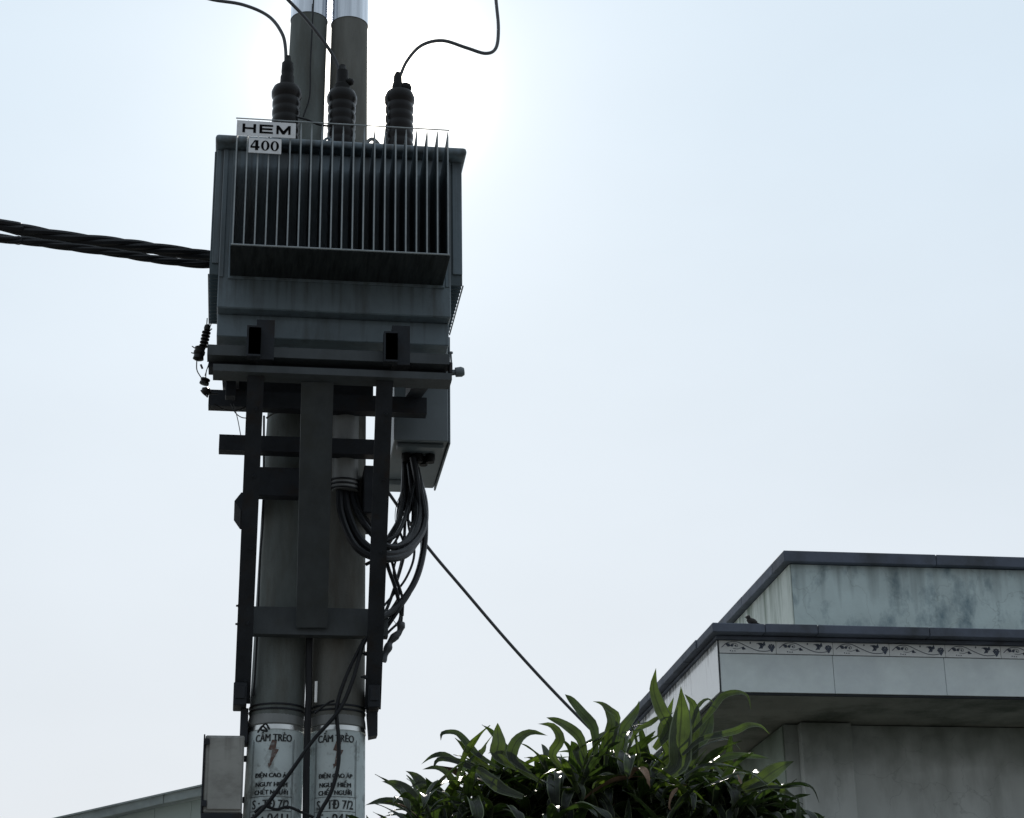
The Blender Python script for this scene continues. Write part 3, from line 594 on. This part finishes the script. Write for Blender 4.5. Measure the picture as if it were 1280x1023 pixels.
# ---------------------------------------------------------------- low cables on the poles
cable('pole_cable', Q([(462, 790), (452, 812), (441, 850), (424, 888), (392, 925), (362, 967), (338, 1000), (322, 1018), (300, 1036)], 10.07), .0105, 'black cable slanting down left across both painted pole signs', group='black cables down the pole fronts')
cable('pole_cable', Q([(455, 800), (432, 848), (421, 885), (423, 920), (423, 955), (414, 990), (400, 1016), (390, 1045)], 10.09), .0105, 'black cable curving down over the right painted pole sign', group='black cables down the pole fronts')
cable('pole_cable', Q([(387, 792), (386, 830), (386, 856), (386, 872), (385, 890), (383, 960), (382, 1045)], 10.17), .0185, 'black cable running straight down the gap between the poles', group='black cables down the pole fronts')
cable('pole_cable', Q([(330, 520), (329, 640), (325, 700), (321, 800), (317, 870)], 10.2), .006, 'thin dark cable down the left edge of the left pole', group='black cables down the pole fronts')
cable('pole_cable', Q([(392, 0), (390, 40), (388, 80), (387, 120), (379, 146)], 10.16), .0045, 'thin black wire down the left pole between two bushings')
cable('wire_scrap', Q([(393, 892), (402, 885), (412, 878), (418, 876)], 10.1), .006, 'short stub of black cable poking up between the poles')
cable('wire_wrap', Q([(318, 1016), (330, 1008), (345, 1012), (360, 1009), (376, 1015), (392, 1022)], 10.12), .008, 'black cable wrapped round the left pole sign at its foot')
cable('wire_wrap', Q([(333, 523), (340, 518), (352, 514), (362, 513)], 10.14), .006, 'pale tape wound round the left pole behind the crossbar', 'conduit')
cable('tie_wire', Q([(322, 916), (328, 908), (334, 914), (326, 912), (332, 905), (337, 912)], 10.13), .005, 'knot of dark wire on the strap at the left pole sign')
cable('bonding_wire', Q([(368, 146, 9.7), (384, 150, 9.7), (398, 156, 9.75), (412, 158, 9.75)], 9.7), .006, 'short dark wire sagging from the left bushing to the lid')

# ---------------------------------------------------------------- high voltage leads
cable('high_voltage_lead', [P(225, -14, 9.9), P(262, -1, 9.85), P(303, 6, 9.8), P(335, 20, 9.78), P(352, 41, 9.75), P(357, 62, 9.75), P(357, 92, 9.75)], .0105, 'dark lead arching from the left bushing out of the upper left', 'cableg', 'leads rising from the bushings')
cable('high_voltage_lead', [P(340, -22, 9.6), P(360, 0, 9.62), P(381, 22, 9.65), P(404, 51, 9.7), P(419, 75, 9.74), P(427, 98, 9.75)], .0105, 'dark lead rising left from the middle bushing across the poles', 'cableg', 'leads rising from the bushings')
cable('high_voltage_lead', [P(619, -22, 9.8), P(620, 0, 9.8), P(623, 35, 9.78), P(620, 60, 9.76), P(607, 67, 9.75), P(583, 60, 9.75), P(553, 51, 9.75), P(527, 57, 9.75), P(509, 76, 9.75), P(499, 98, 9.75)], .0105, 'dark lead swinging right and up from the right bushing', 'cableg', 'leads rising from the bushings')
# aerial bundles to the left
def bundle(pts, rc, rs, turns, label, n=4):
    root = empty('aerial_cable_bundle', pts[0], label, 'cable bundle', 'twisted bundles leaving to the left')
    S = spline(pts, 14); tot = len(S)-1
    for k in range(n):
        ps = []
        for i, p in enumerate(S):
            d = (S[min(i+1, tot)]-S[max(i-1, 0)]).normalized(); a, b = frame(d)
            an = 2*pi*(turns*i/tot + k/n); ps.append(p+(a*cos(an)+b*sin(an))*rs)
        bm = bmesh.new(); tube(bm, ps, rc, 8, 1); obj('strand', bm, M['cable'], root, True)
bundle([P(300, 330, 10.25), P(262, 321, 10.2), P(200, 312, 10.1), P(150, 305, 10.0), P(90, 298, 9.9), P(30, 288, 9.8), P(0, 281, 9.75), P(-200, 240, 9.5), P(-700, 150, 9)], .0205, .0175, 2.6, 'upper thick twisted black cable bundle running left from behind the transformer')
bundle([P(300, 326, 10.15), P(262, 331, 10.1), P(200, 325, 10.0), P(150, 317, 9.9), P(90, 309, 9.8), P(30, 301, 9.7), P(0, 298, 9.65), P(-200, 270, 9.4), P(-700, 200, 9)], .0135, .0125, 3.4, 'lower thinner twisted black cable bundle running left from the transformer')

# ---------------------------------------------------------------- fuse string on the left
A = empty('surge_arrester', (-.26, 9.9, 5.7), 'string of small dark insulators and wires at the left beam ends', 'arrester')
def blob(c, prof, ax, name='insulator'):
    bm = bmesh.new(); lathe(bm, prof, c, 14, ax); obj(name, bm, M['porcelain'], A, True)
ya = 9.6
blob(P(259, 410, ya), [(.006, -.02), (.016, -.014), (.018, 0), (.015, .014), (.006, .02)], (.1, 0, 1))
pr = []
for i in range(5): pr += [(.012, -.045+i*.02), (.024, -.04+i*.02), (.024, -.034+i*.02), (.012, -.03+i*.02)]
blob(P(256, 425, ya), pr, (.15, 0, 1))
blob(P(249, 442, ya), [(.014, -.042), (.03, -.034), (.026, -.012), (.031, -.004), (.031, .012), (.026, .018), (.029, .034), (.012, .044)], (.12, 0, 1))
blob(P(256, 477, ya), [(.01, -.018), (.026, -.016), (.026, -.006), (.018, 0), (.026, .006), (.026, .014), (.01, .018)], (.25, 0, 1))
blob(P(258, 489, ya), [(.008, -.02), (.026, -.012), (.028, .008), (.01, .02)], (.3, 0, 1))
for pts, r in (([(259, 398), (258, 412), (256, 425)], .003), ([(256, 432), (252, 438), (249, 445)], .004), ([(246, 450), (246, 462), (250, 470), (255, 477)], .003), ([(262, 455), (258, 464), (257, 476)], .003),
               ([(240, 433), (246, 437)], .003), ([(239, 441), (246, 443)], .003), ([(251, 456), (253, 461)], .006), ([(251, 488), (254, 492), (259, 496)], .004), ([(259, 488), (264, 492), (272, 492)], .006), ([(260, 490), (259, 497)], .004),
               ([(256, 470), (262, 450), (262, 440)], .002), ([(265, 402), (261, 414), (265, 411)], .003)):
    bm = bmesh.new(); tube(bm, Q(pts, ya), r, 6, 5); obj('link_wire', bm, M['cable'], A, True)
cable('ground_wire', Q([(268, 505), (280, 512), (292, 514), (305, 510), (310, 506)], 9.93), .003, 'thin reddish wire looped under the upper crossbar end', 'porcelain', n=5)
cable('ground_wire', Q([(288, 505), (294, 516), (302, 522), (312, 523)], 9.93), .003, 'thin wire curving from the upper crossbar to the left strut', 'cableg', n=5)
cable('ground_wire', Q([(292, 505), (297, 524), (301, 545)], 9.93), .0025, 'thin wire dropping between the two left crossbar ends', 'cableg', n=5)

# ---------------------------------------------------------------- box on the left of the poles
K = empty('meter_box', (-.05, 10.2, 3.31), 'weathered grey metal meter box fixed low on the left pole', 'meter box')
bm = bmesh.new(); box(bm, -.158, .046, 10.1, 10.3, 3.314, 3.722, .006); obj('box_body', bm, M['meter'], K)
bm = bmesh.new(); box(bm, -.137, .040, 10.088, 10.0985, 3.33, 3.712, .004); obj('box_door', bm, M['meter'], K)
bm = bmesh.new(); box(bm, -.168, -.160, 10.09, 10.3, 3.31, 3.725, .002); obj('side_rail', bm, M['steel'], K)
for z in (3.36, 3.685):
    bm = bmesh.new(); box(bm, -.166, -.138, 10.082, 10.0875 if z > 3.5 else 10.087, z-.017, z+.017, .003); obj('hinge', bm, M['steel'], K)
bm = bmesh.new(); box(bm, -.165, .05, 10.09, 10.32, 3.28, 3.3125, .004); obj('bottom_tray', bm, M['steel'], K)
bm = bmesh.new(); box(bm, .047, .1, 10.27, 10.3, 3.4, 3.43, .002); box(bm, .047, .1, 10.27, 10.3, 3.62, 3.65, .002); obj('mounting_arm', bm, M['steel'], K)

# ---------------------------------------------------------------- house
H_ = empty('house', (4.5, 11.5, 0), 'flat roofed house with tiled parapet, grape border and stained upper wall', 'house')
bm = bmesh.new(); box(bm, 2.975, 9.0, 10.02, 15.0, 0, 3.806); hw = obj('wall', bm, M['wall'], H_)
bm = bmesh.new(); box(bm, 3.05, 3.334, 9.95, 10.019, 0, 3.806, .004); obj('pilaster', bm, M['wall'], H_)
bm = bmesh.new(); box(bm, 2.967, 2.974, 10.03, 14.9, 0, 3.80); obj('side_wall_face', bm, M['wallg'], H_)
# soffit slab
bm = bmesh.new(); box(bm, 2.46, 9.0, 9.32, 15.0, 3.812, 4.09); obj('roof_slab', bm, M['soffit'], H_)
bm = bmesh.new(); box(bm, 2.450, 9.0, 9.307, 9.3195, 3.800, 3.812, .002); box(bm, 2.447, 2.4595, 9.325, 15.0, 3.800, 3.812, .002); obj('drip_edge', bm, M['groove'], H_)
# front fascia tiles
TW = .602; g = .0025
for i in range(9):
    bm = bmesh.new(); x = 2.446+i*TW; box(bm, x+g/2, x+TW-g/2, 9.3, 9.3185, 3.813, 4.0125, .0015); obj('fascia_tile', bm, M['tile'], H_)
bm = bmesh.new(); box(bm, 2.446, 8.9, 9.3035, 9.3187, 4.0125, 4.0165); obj('tile_joint', bm, M['groove'], H_)
# left fascia tiles, receding
for i in range(9):
    bm = bmesh.new(); y = 9.303+i*TW; box(bm, 2.438, 2.4585, y+g/2, y+TW-g/2, 3.813, 4.083, .0015); obj('fascia_tile', bm, M['tilew'], H_)
bm = bmesh.new(); box(bm, 2.4385, 2.4455, 9.2985, 9.3025, 3.811, 4.083, .001); obj('corner_trim', bm, M['groove'], H_)
# border tiles with a grape vine print
BW = .3045
def vine_mesh():
    bm = bmesh.new(); y = -.0012; hh = .066
    def ribbon(pts, w):
        S = spline([(x, y, z) for x, z in pts], 6)
        for a, b in zip(S, S[1:]):
            d = (b-a).normalized(); nn = Vector((-d.z, 0, d.x))*w/2
            poly(bm, [a-nn, b-nn, b+nn, a+nn])
    def leaf(cx, cz, an, l, w):
        c, s = cos(an), sin(an)
        pts = [(0, 0), (l*.3, w*.5), (l*.55, w*.25), (l, w*.1), (l*.6, -w*.3), (l*.3, -w*.5)]
        poly(bm, [(cx+x*c-z*s, y, cz+x*s+z*c) for x, z in pts])
    def disc(cx, cz, r, n=9): poly(bm, [(cx+r*cos(2*pi*k/n), y-.0002*random.random(), cz+r*sin(2*pi*k/n)) for k in range(n)])
    ribbon([(.015, .030), (.05, .055), (.10, .058), (.15, .036), (.20, .016), (.24, .012), (.27, .016)], .0035)
    ribbon([(.055, .034), (.075, .05), (.095, .048), (.10, .036), (.088, .032)], .0022)
    ribbon([(.075, .024), (.10, .022), (.125, .030), (.135, .022)], .0022)
    ribbon([(.20, .052), (.225, .05), (.24, .036)], .0022)
    leaf(.06, .036, 2.6, .03, .02); leaf(.062, .036, .5, .022, .016); leaf(.12, .03, -.4, .026, .018)
    leaf(.235, .042, 2.7, .034, .022); leaf(.236, .04, 1.2, .026, .02); leaf(.236, .038, -2.7, .03, .018)
    disc(.088, .039, .0045); disc(.06, .012, .003); disc(.072, .0105, .003); disc(.084, .0105, .003)
    leaf(.168, .05, 1.5, .013, .009)
    for (a, b) in ((.268, .046), (.280, .049), (.292, .046), (.262, .036), (.274, .037), (.286, .037), (.297, .036), (.268, .027), (.280, .027), (.291, .027), (.275, .017), (.285, .018), (.28, .010)):
        disc(.279+(a-.279)*.8, .033+(b-.033)*.85, .0052, 8)
    bmesh.ops.triangulate(bm, faces=bm.faces[:]); return bm
bm = bmesh.new(); box(bm, g/2, BW-g/2, 0, .0155, 0, .0655, .001)
bt0 = obj('border_tile', bm, M['frz'], H_); bt0.location = Vector((2.446, 9.303, 4.017))-H_.location
vn0 = obj('vine_print', vine_mesh(), M['grape'], bt0); vn0.location = (0, -.0005, 0)
for i in range(1, 19):
    o = share('border_tile', bt0, H_, bt0.location+Vector((BW*i, 0, 0)))
    v = share('vine_print', vn0, o, vn0.location)
# copings
def coping(name, x0, x1, y0, y1, z0, z1, m='coping'):
    bm = bmesh.new(); box(bm, x0, x1, y0, y1, z0, z1, .004, 2)
    for v in bm.verts: v.co.z += random.uniform(-.0012, .0012)
    obj(name, bm, M[m], H_)
x = 2.392; k = 0
while x < 8.9:
    wd = random.choice((.34, .52, .6, .28)); coping('coping_slab', x, x+wd-.003, 9.2, 9.55, 4.1+random.uniform(0, .003), 4.147+random.uniform(0, .003)); x += wd
y = 9.553
while y < 14.9:
    wd = random.choice((.3, .42, .5)); coping('coping_slab', 2.386, 2.7, y, y+wd-.003, 4.1+random.uniform(0, .003), 4.149+random.uniform(0, .003)); y += wd
bm = bmesh.new(); box(bm, 2.425, 8.9, 9.265, 9.53, 4.0845, 4.0985, .002); box(bm, 2.425, 2.66, 9.535, 15, 4.0845, 4.0985, .002); obj('coping_bed', bm, M['coping'], H_)
# upper wall
bm = bmesh.new(); box(bm, 3.075, 9.0, 10.0, 11.9, 4.09, 4.72); obj('upper_wall', bm, M['plaster'], H_)
bm = bmesh.new(); box(bm, 3.066, 3.0735, 10.002, 11.9, 4.09, 4.718, .001); obj('upper_side_wall', bm, M['plasterw'], H_)
x = 3.025
while x < 8.9:
    wd = random.choice((.9, 1.2, .7)); coping('upper_coping_slab', x, x+wd-.003, 9.955, 10.2, 4.723+random.uniform(0, .003), 4.784+random.uniform(0, .003)); x += wd
y = 10.203
while y < 11.8:
    wd = random.choice((.55, .7)); coping('upper_coping_slab', 3.025, 3.25, y, min(y+wd, 11.95)-.003, 4.723+random.uniform(0, .003), 4.784+random.uniform(0, .003)); y += wd

# ---------------------------------------------------------------- bird
bm = bmesh.new(); c = Vector((2.60, 9.235, 4.152))
t = bmesh.new(); bmesh.ops.create_uvsphere(t, u_segments=14, v_segments=10, radius=1)
def addell(c, r, rot=0):
    t = bmesh.new(); bmesh.ops.create_uvsphere(t, u_segments=14, v_segments=10, radius=1)
    R_ = Matrix.Rotation(rot, 3, 'Y')
    for v in t.verts: v.co = c + R_ @ Vector((v.co.x*r[0], v.co.y*r[1], v.co.z*r[2]))
    me = bpy.data.meshes.new('q'); t.to_mesh(me); t.free(); bm.from_mesh(me); bpy.data.meshes.remove(me)
t.free()
addell(c+Vector((.012, 0, .016)), (.03, .018, .017), .35); addell(c+Vector((-.008, -.004, .036)), (.0125, .0115, .0125)); addell(c+Vector((.045, 0, .004)), (.024, .007, .004), .35)
lathe(bm, [(.004, 0), (.0005, .011)], c+Vector((-.018, -.004, .037)), 6, (-1, 0, -.1))
for dx in (0, .01): box(bm, c.x+dx, c.x+dx+.002, c.y-.004, c.y-.002, c.z-.004, c.z+.006)
tag(obj('bird', bm, M['bird'], None, True), 'small dark bird perched on the roof coping near the corner', 'bird')

# ---------------------------------------------------------------- shed
S_ = empty('shed', (-1, 17.5, 0), 'pale green sheet metal shed with sloping roof edge far behind the poles', 'shed')
def ztop(x): return 4.437+(x+1.361)*(.246) if x < -.605 else 4.623+(x+.605)*.215
xs = [-3.2+.315*i for i in range(11)]; xs = [x for x in xs if x < -.05]
for a in xs:
    b = min(a+.313, -.06)
    bm = bmesh.new(); za, zb = ztop(a)-.08, ztop(b)-.08
    v = [bm.verts.new(p) for p in ((a, 17.02, 0), (b, 17.02, 0), (b, 17.02, zb), (a, 17.02, za), (a, 17.06, 0), (b, 17.06, 0), (b, 17.06, zb), (a, 17.06, za))]
    for f in ((0, 1, 2, 3), (4, 5, 6, 7), (0, 1, 5, 4), (1, 2, 6, 5), (2, 3, 7, 6), (3, 0, 4, 7)): bm.faces.new([v[q] for q in f])
    bmesh.ops.bevel(bm, geom=bm.edges[:], offset=.004, segments=1, affect='EDGES')
    obj('wall_sheet', bm, M['shed'], S_)
for a, b in ((-3.2, -1.93), (-1.925, -.605), (-.6, -.03)):
    bm = bmesh.new()
    for (ya_, yb_, d0, d1) in ((16.9, 16.98, -.075, .0), ):
        v = [bm.verts.new(p) for p in ((a, ya_, ztop(a)+d0), (b, ya_, ztop(b)+d0), (b, ya_, ztop(b)+d1), (a, ya_, ztop(a)+d1), (a, 17.0, ztop(a)+d0), (b, 17.0, ztop(b)+d0), (b, 17.0, ztop(b)+d1), (a, 17.0, ztop(a)+d1))]
        for f in ((0, 1, 2, 3), (4, 5, 6, 7), (0, 1, 5, 4), (1, 2, 6, 5), (2, 3, 7, 6), (3, 0, 4, 7)): bm.faces.new([v[q] for q in f])
    obj('fascia_board', bm, M['shedf'], S_)
bm = bmesh.new(); v = [bm.verts.new(p) for p in ((-3.2, 16.88, ztop(-3.2)+.012), (-.03, 16.88, ztop(-.03)+.012), (-.03, 24, ztop(-.03)+.012), (-3.2, 24, ztop(-3.2)+.012))]; bm.faces.new(v)
ex = bmesh.ops.extrude_face_region(bm, geom=bm.faces[:])
for q in [e for e in ex['geom'] if isinstance(e, bmesh.types.BMVert)]: q.co.z += .015
obj('roof', bm, M['shedf'], S_)
bm = bmesh.new(); box(bm, -3.2, -.07, 17.1, 24, 0, 3.9); obj('shed_body', bm, M['shed'], S_)

# ---------------------------------------------------------------- dracaena shrub
D = empty('dracaena_shrub', (1.5, 8.1, 0), 'bushy dracaena shrub with long glossy arching leaves in front of the house', 'shrub')
SUBL = 3
def leaf_into(bm, pts, width, nrm=None, cup=.25, wave=.0, ph=0, tipw=0):
    uvl = bm.loops.layers.uv.get('uv') or bm.loops.layers.uv.new('uv'); us = (0, .06, .275, .5, .725, .94, 1)
    S = spline(pts, SUBL); n = len(S)-1; rows = []
    for i, p in enumerate(S):
        t = i/n; d = (S[min(i+1, n)]-S[max(i-1, 0)]).normalized()
        up_ = nrm if nrm is not None else Vector((0, 0, 1))
        a = d.cross(up_)
        if a.length < .15: a = d.cross(Vector((.3, -1, .1)))
        a.normalize(); b = a.cross(d)
        if b.dot(up_) < 0: b = -b
        w_ = width*min(1, .34+2.0*t)*(1 if t < .42 else max(.012, 1-((t-.42)/.58)**1.7))/2
        w_ *= 1+.06*sin(9*t+ph)
        row = []
        for s in (-1, -.88, -.45, 0, .45, .88, 1):
            row.append(bm.verts.new(p + a*s*w_ + b*(abs(s)*cup*w_ + wave*width*sin(t*14+ph+s*2)*abs(s))))
        rows.append(row)
    for ri, (r0, r1) in enumerate(zip(rows, rows[1:])):
        for k in range(6):
            f_ = bm.faces.new((r0[k], r0[k+1], r1[k+1], r1[k])); f_.material_index = 1 if k in (0, 5) else 0
            for lp, (uu, vv) in zip(f_.loops, ((us[k], ri/n), (us[k+1], ri/n), (us[k+1], (ri+1)/n), (us[k], (ri+1)/n))): lp[uvl].uv = (uu, vv)
def arch(Lh, e0, droop, n=7):      # a leaf in its own XZ plane growing from the origin
    pts = [Vector((0, 0, 0))]; e = e0
    for i in range(n):
        e -= droop/n*(.4+1.2*i/n); pts.append(pts[-1]+Vector((cos(e), 0, sin(e)))*Lh/n)
    return pts
variants = []; dryv = []
for i in range(14):
    rr = random.Random(i*7+1); bm = bmesh.new()
    e0 = radians(rr.uniform(15, 75)); dp = radians(rr.uniform(30, 175))
    pts = arch(1.0, e0, dp); tw = rr.uniform(-.35, .35)
    pts = [Vector((p.x, tw*p.x**2, p.z)) for p in pts]
    leaf_into(bm, pts, rr.uniform(.14, .23), None, rr.uniform(.15, .6), rr.uniform(.03, .12), rr.uniform(0, 6))
    me = bpy.data.meshes.new('leaf'); bm.to_mesh(me); bm.free(); me.materials.append(M['leaf']); me.materials.append(M['rim_light'])
    for p in me.polygons: p.use_smooth = True
    variants.append((e0, me))
    if i in (3, 8):
        md_ = me.copy(); md_.materials[0] = M['dry']; md_.materials[1] = M['dry']; dryv.append((e0, md_))
def hero(pts, w, yd=0, cup=.3, face=True):
    # leaf measured in the photograph: pts from base to tip (px, py), at depth Y about 7.7
    bx_, by_ = pts[0]; q_ = hypot(750-bx_, 1000-by_); k_ = min(26, q_*.5)/q_
    pts = [(bx_+(750-bx_)*k_, by_+(1000-by_)*k_+6)] + list(pts)
    Y = 7.65+yd; n = len(pts)
    ps = [P(x, y, Y+ .05*(i/(n-1))*(1 if i % 2 else .7)) for i, (x, y) in enumerate(pts)]
    nrm = Vector((.1, -.93, .35)) if face else Vector((0, -.35, .94))
    bm = bmesh.new(); o_ = ps[0].copy(); leaf_into(bm, [p-o_ for p in ps], w/290*.98, nrm, cup, .03, random.uniform(0, 6))
    me = bpy.data.meshes.new('leaf'); bm.to_mesh(me); bm.free(); me.materials.append(M['leaf']); me.materials.append(M['rim_light'])
    for p in me.polygons: p.use_smooth = True
    ob = bpy.data.objects.new('leaf', me); COL.objects.link(ob); ob.parent = D; ob.location = o_-D.location
heroes = [
 ([(836, 912), (826, 890), (817, 862), (820, 835)], 19, .0, True), ([(847, 958), (849, 925), (852, 890), (851, 858)], 30, -.05, True),
 ([(858, 955), (866, 915), (867, 885), (856, 868)], 20, .02, True), ([(864, 932), (877, 920), (886, 902), (890, 880)], 22, .1, True), ([(838, 945), (830, 920), (833, 900), (842, 872)], 20, .05, True),
 ([(880, 900), (892, 885), (903, 871), (920, 866), (934, 870), (939, 887)], 9, .0, True), ([(875, 925), (900, 919), (920, 914), (935, 907), (951, 908), (962, 918)], 10, -.05, True),
 ([(880, 933), (905, 925), (918, 930), (926, 938)], 7, .0, False), ([(905, 948), (925, 945), (945, 946), (963, 949)], 10, .0, True),
 ([(948, 978), (962, 968), (978, 958), (992, 952)], 20, .0, True), ([(955, 985), (978, 984), (1000, 980), (1016, 986), (1024, 1004)], 6, .0, True),
 ([(955, 982), (975, 988), (998, 998)], 13, .0, True), ([(880, 958), (915, 960), (945, 972), (966, 990)], 14, -.1, False), ([(862, 905), (872, 884), (885, 874), (897, 884)], 5, .05, True),
 ([(512, 1012), (495, 1004), (475, 1002), (456, 1007)], 12, .0, True), ([(522, 1002), (508, 988), (492, 980), (477, 977)], 15, .0, True), ([(540, 994), (528, 982), (518, 970), (507, 964)], 15, .05, True),
 ([(600, 946), (588, 935), (577, 922), (568, 916), (553, 917), (551, 926)], 10, .0, True), ([(588, 956), (570, 952), (555, 944), (540, 946), (526, 956)], 9, .0, True), ([(592, 962), (570, 952), (548, 950), (541, 962)], 9, -.03, True),
 ([(622, 946), (623, 930), (622, 915), (622, 904)], 18, .0, True), ([(640, 950), (645, 928), (662, 916), (685, 920)], 14, .0, True), ([(596, 950), (604, 938), (608, 928)], 8, .0, True), ([(628, 988), (612, 976), (600, 965), (588, 958)], 18, -.1, True),
 ([(742, 912), (728, 893), (714, 876), (706, 868)], 15, .0, True), ([(725, 925), (710, 910), (696, 902), (683, 897)], 15, .0, True), ([(772, 898), (762, 888), (752, 880), (741, 877)], 9, .0, True),
 ([(778, 915), (786, 902), (795, 890), (799, 876)], 12, .0, True), ([(770, 915), (790, 908), (812, 903), (835, 896), (842, 890)], 6, .05, False), ([(795, 915), (812, 905), (824, 897), (840, 893)], 7, .0, True),
 ([(560, 1000), (545, 985), (528, 978), (512, 985)], 9, 0, True), ([(690, 945), (700, 925), (690, 908), (672, 905)], 13, .05, True), ([(720, 940), (745, 925), (765, 915), (790, 925)], 12, 0, False),
 ([(655, 965), (640, 948), (626, 938), (610, 942)], 12, 0, True), ([(570, 985), (560, 968), (545, 960), (528, 962)], 10, .05, True),
 ([(905, 975), (925, 968), (945, 970), (960, 980)], 10, -.05, False), ([(760, 925), (765, 905), (760, 892), (752, 882)], 14, .05, True),
]
for pts, w_, yd, fc in heroes: hero(pts, w_, yd, .3, fc)
env = [(455, 1018), (500, 990), (530, 975), (570, 955), (610, 938), (650, 930), (700, 915), (740, 905), (790, 915), (830, 920), (870, 918), (910, 935), (950, 955), (985, 985), (1000, 1020)]
def envy(x):
    for (a, b), (c, d) in zip(env, env[1:]):
        if a <= x <= c: return b+(d-b)*(x-a)/(c-a)
    return 1040
rng = random.Random(11)
def place_leaf(pos, az, Ls, tilt, bmj=None):
    e0, me = rng.choice(variants) if (bmj is not None or rng.random() > .06) else rng.choice(dryv)
    mt = Matrix.Translation(pos) @ Matrix.Rotation(az, 4, 'Z') @ Matrix.Rotation(tilt, 4, 'Y') @ Matrix.Rotation(rng.uniform(-.3, .3), 4, 'X') @ Matrix.Diagonal((Ls, Ls*rng.uniform(.8, 1.15), Ls, 1))
    if bmj is not None:
        n0 = len(bmj.verts); bmj.from_mesh(me); bmj.verts.ensure_lookup_table()
        for v in bmj.verts[n0:]: v.co = mt @ v.co
    else:
        ob = bpy.data.objects.new('leaf', me); COL.objects.link(ob); ob.parent = D
        ob.matrix_local = Matrix.Translation(-D.location) @ mt
# upper rosettes: separate leaves
cnt = 0; crowns = []
for i in range(21):
    x = 496+i*24.6; x += rng.uniform(-8, 8); y = envy(x)+rng.uniform(30, 74); Y = 7.75+rng.uniform(-.25, .6)
    c = P(x, y, Y); crowns.append(c)
    for k in range(12):
        place_leaf(c+Vector((rng.uniform(-.03, .03), rng.uniform(-.03, .03), rng.uniform(-.08, .04))), 2*pi*k/12*2.4+rng.uniform(-.5, .5), rng.uniform(.15, .31), rng.uniform(-.35, .7)); cnt += 1
# denser lower foliage joined
bmj = bmesh.new()
for i in range(300):
    x = rng.uniform(470, 990); y0_ = envy(x); y = rng.uniform(y0_+58, 1200); Y = 8.15+rng.uniform(-.62, .75)*min(1, (y-y0_)/120)
    c = P(x, y, Y); crowns.append(c)
    for k in range(13): place_leaf(c, 2*pi*k/13*2.4+rng.uniform(-.3, .3), rng.uniform(.18, .36), rng.uniform(-.2, .6), bmj)
me = bpy.data.meshes.new('leaf_mass'); bmj.to_mesh(me); bmj.free(); me.materials.append(M['leaf']); me.materials.append(M['rim_light'])
for p in me.polygons: p.use_smooth = True
lm = bpy.data.objects.new('leaf_mass', me); COL.objects.link(lm); lm.parent = D; lm.location = -D.location; lm['kind'] = 'stuff'
for i in range(9):
    a = 2*pi*i/9; b0 = Vector((1.5+.12*cos(a), 8.15+.12*sin(a), 0)); c = rng.choice([q for q in crowns if q.z < 2.95])
    bm = bmesh.new(); tube(bm, [b0, b0+Vector((.1*cos(a), .1*sin(a), 1.0)), Vector(((b0.x+c.x)/2, (b0.y+c.y)/2, 2.0)), Vector((c.x, c.y, c.z))], lambda t: .035-.014*t, 9, 6); obj('trunk', bm, M['bark'], D, True)
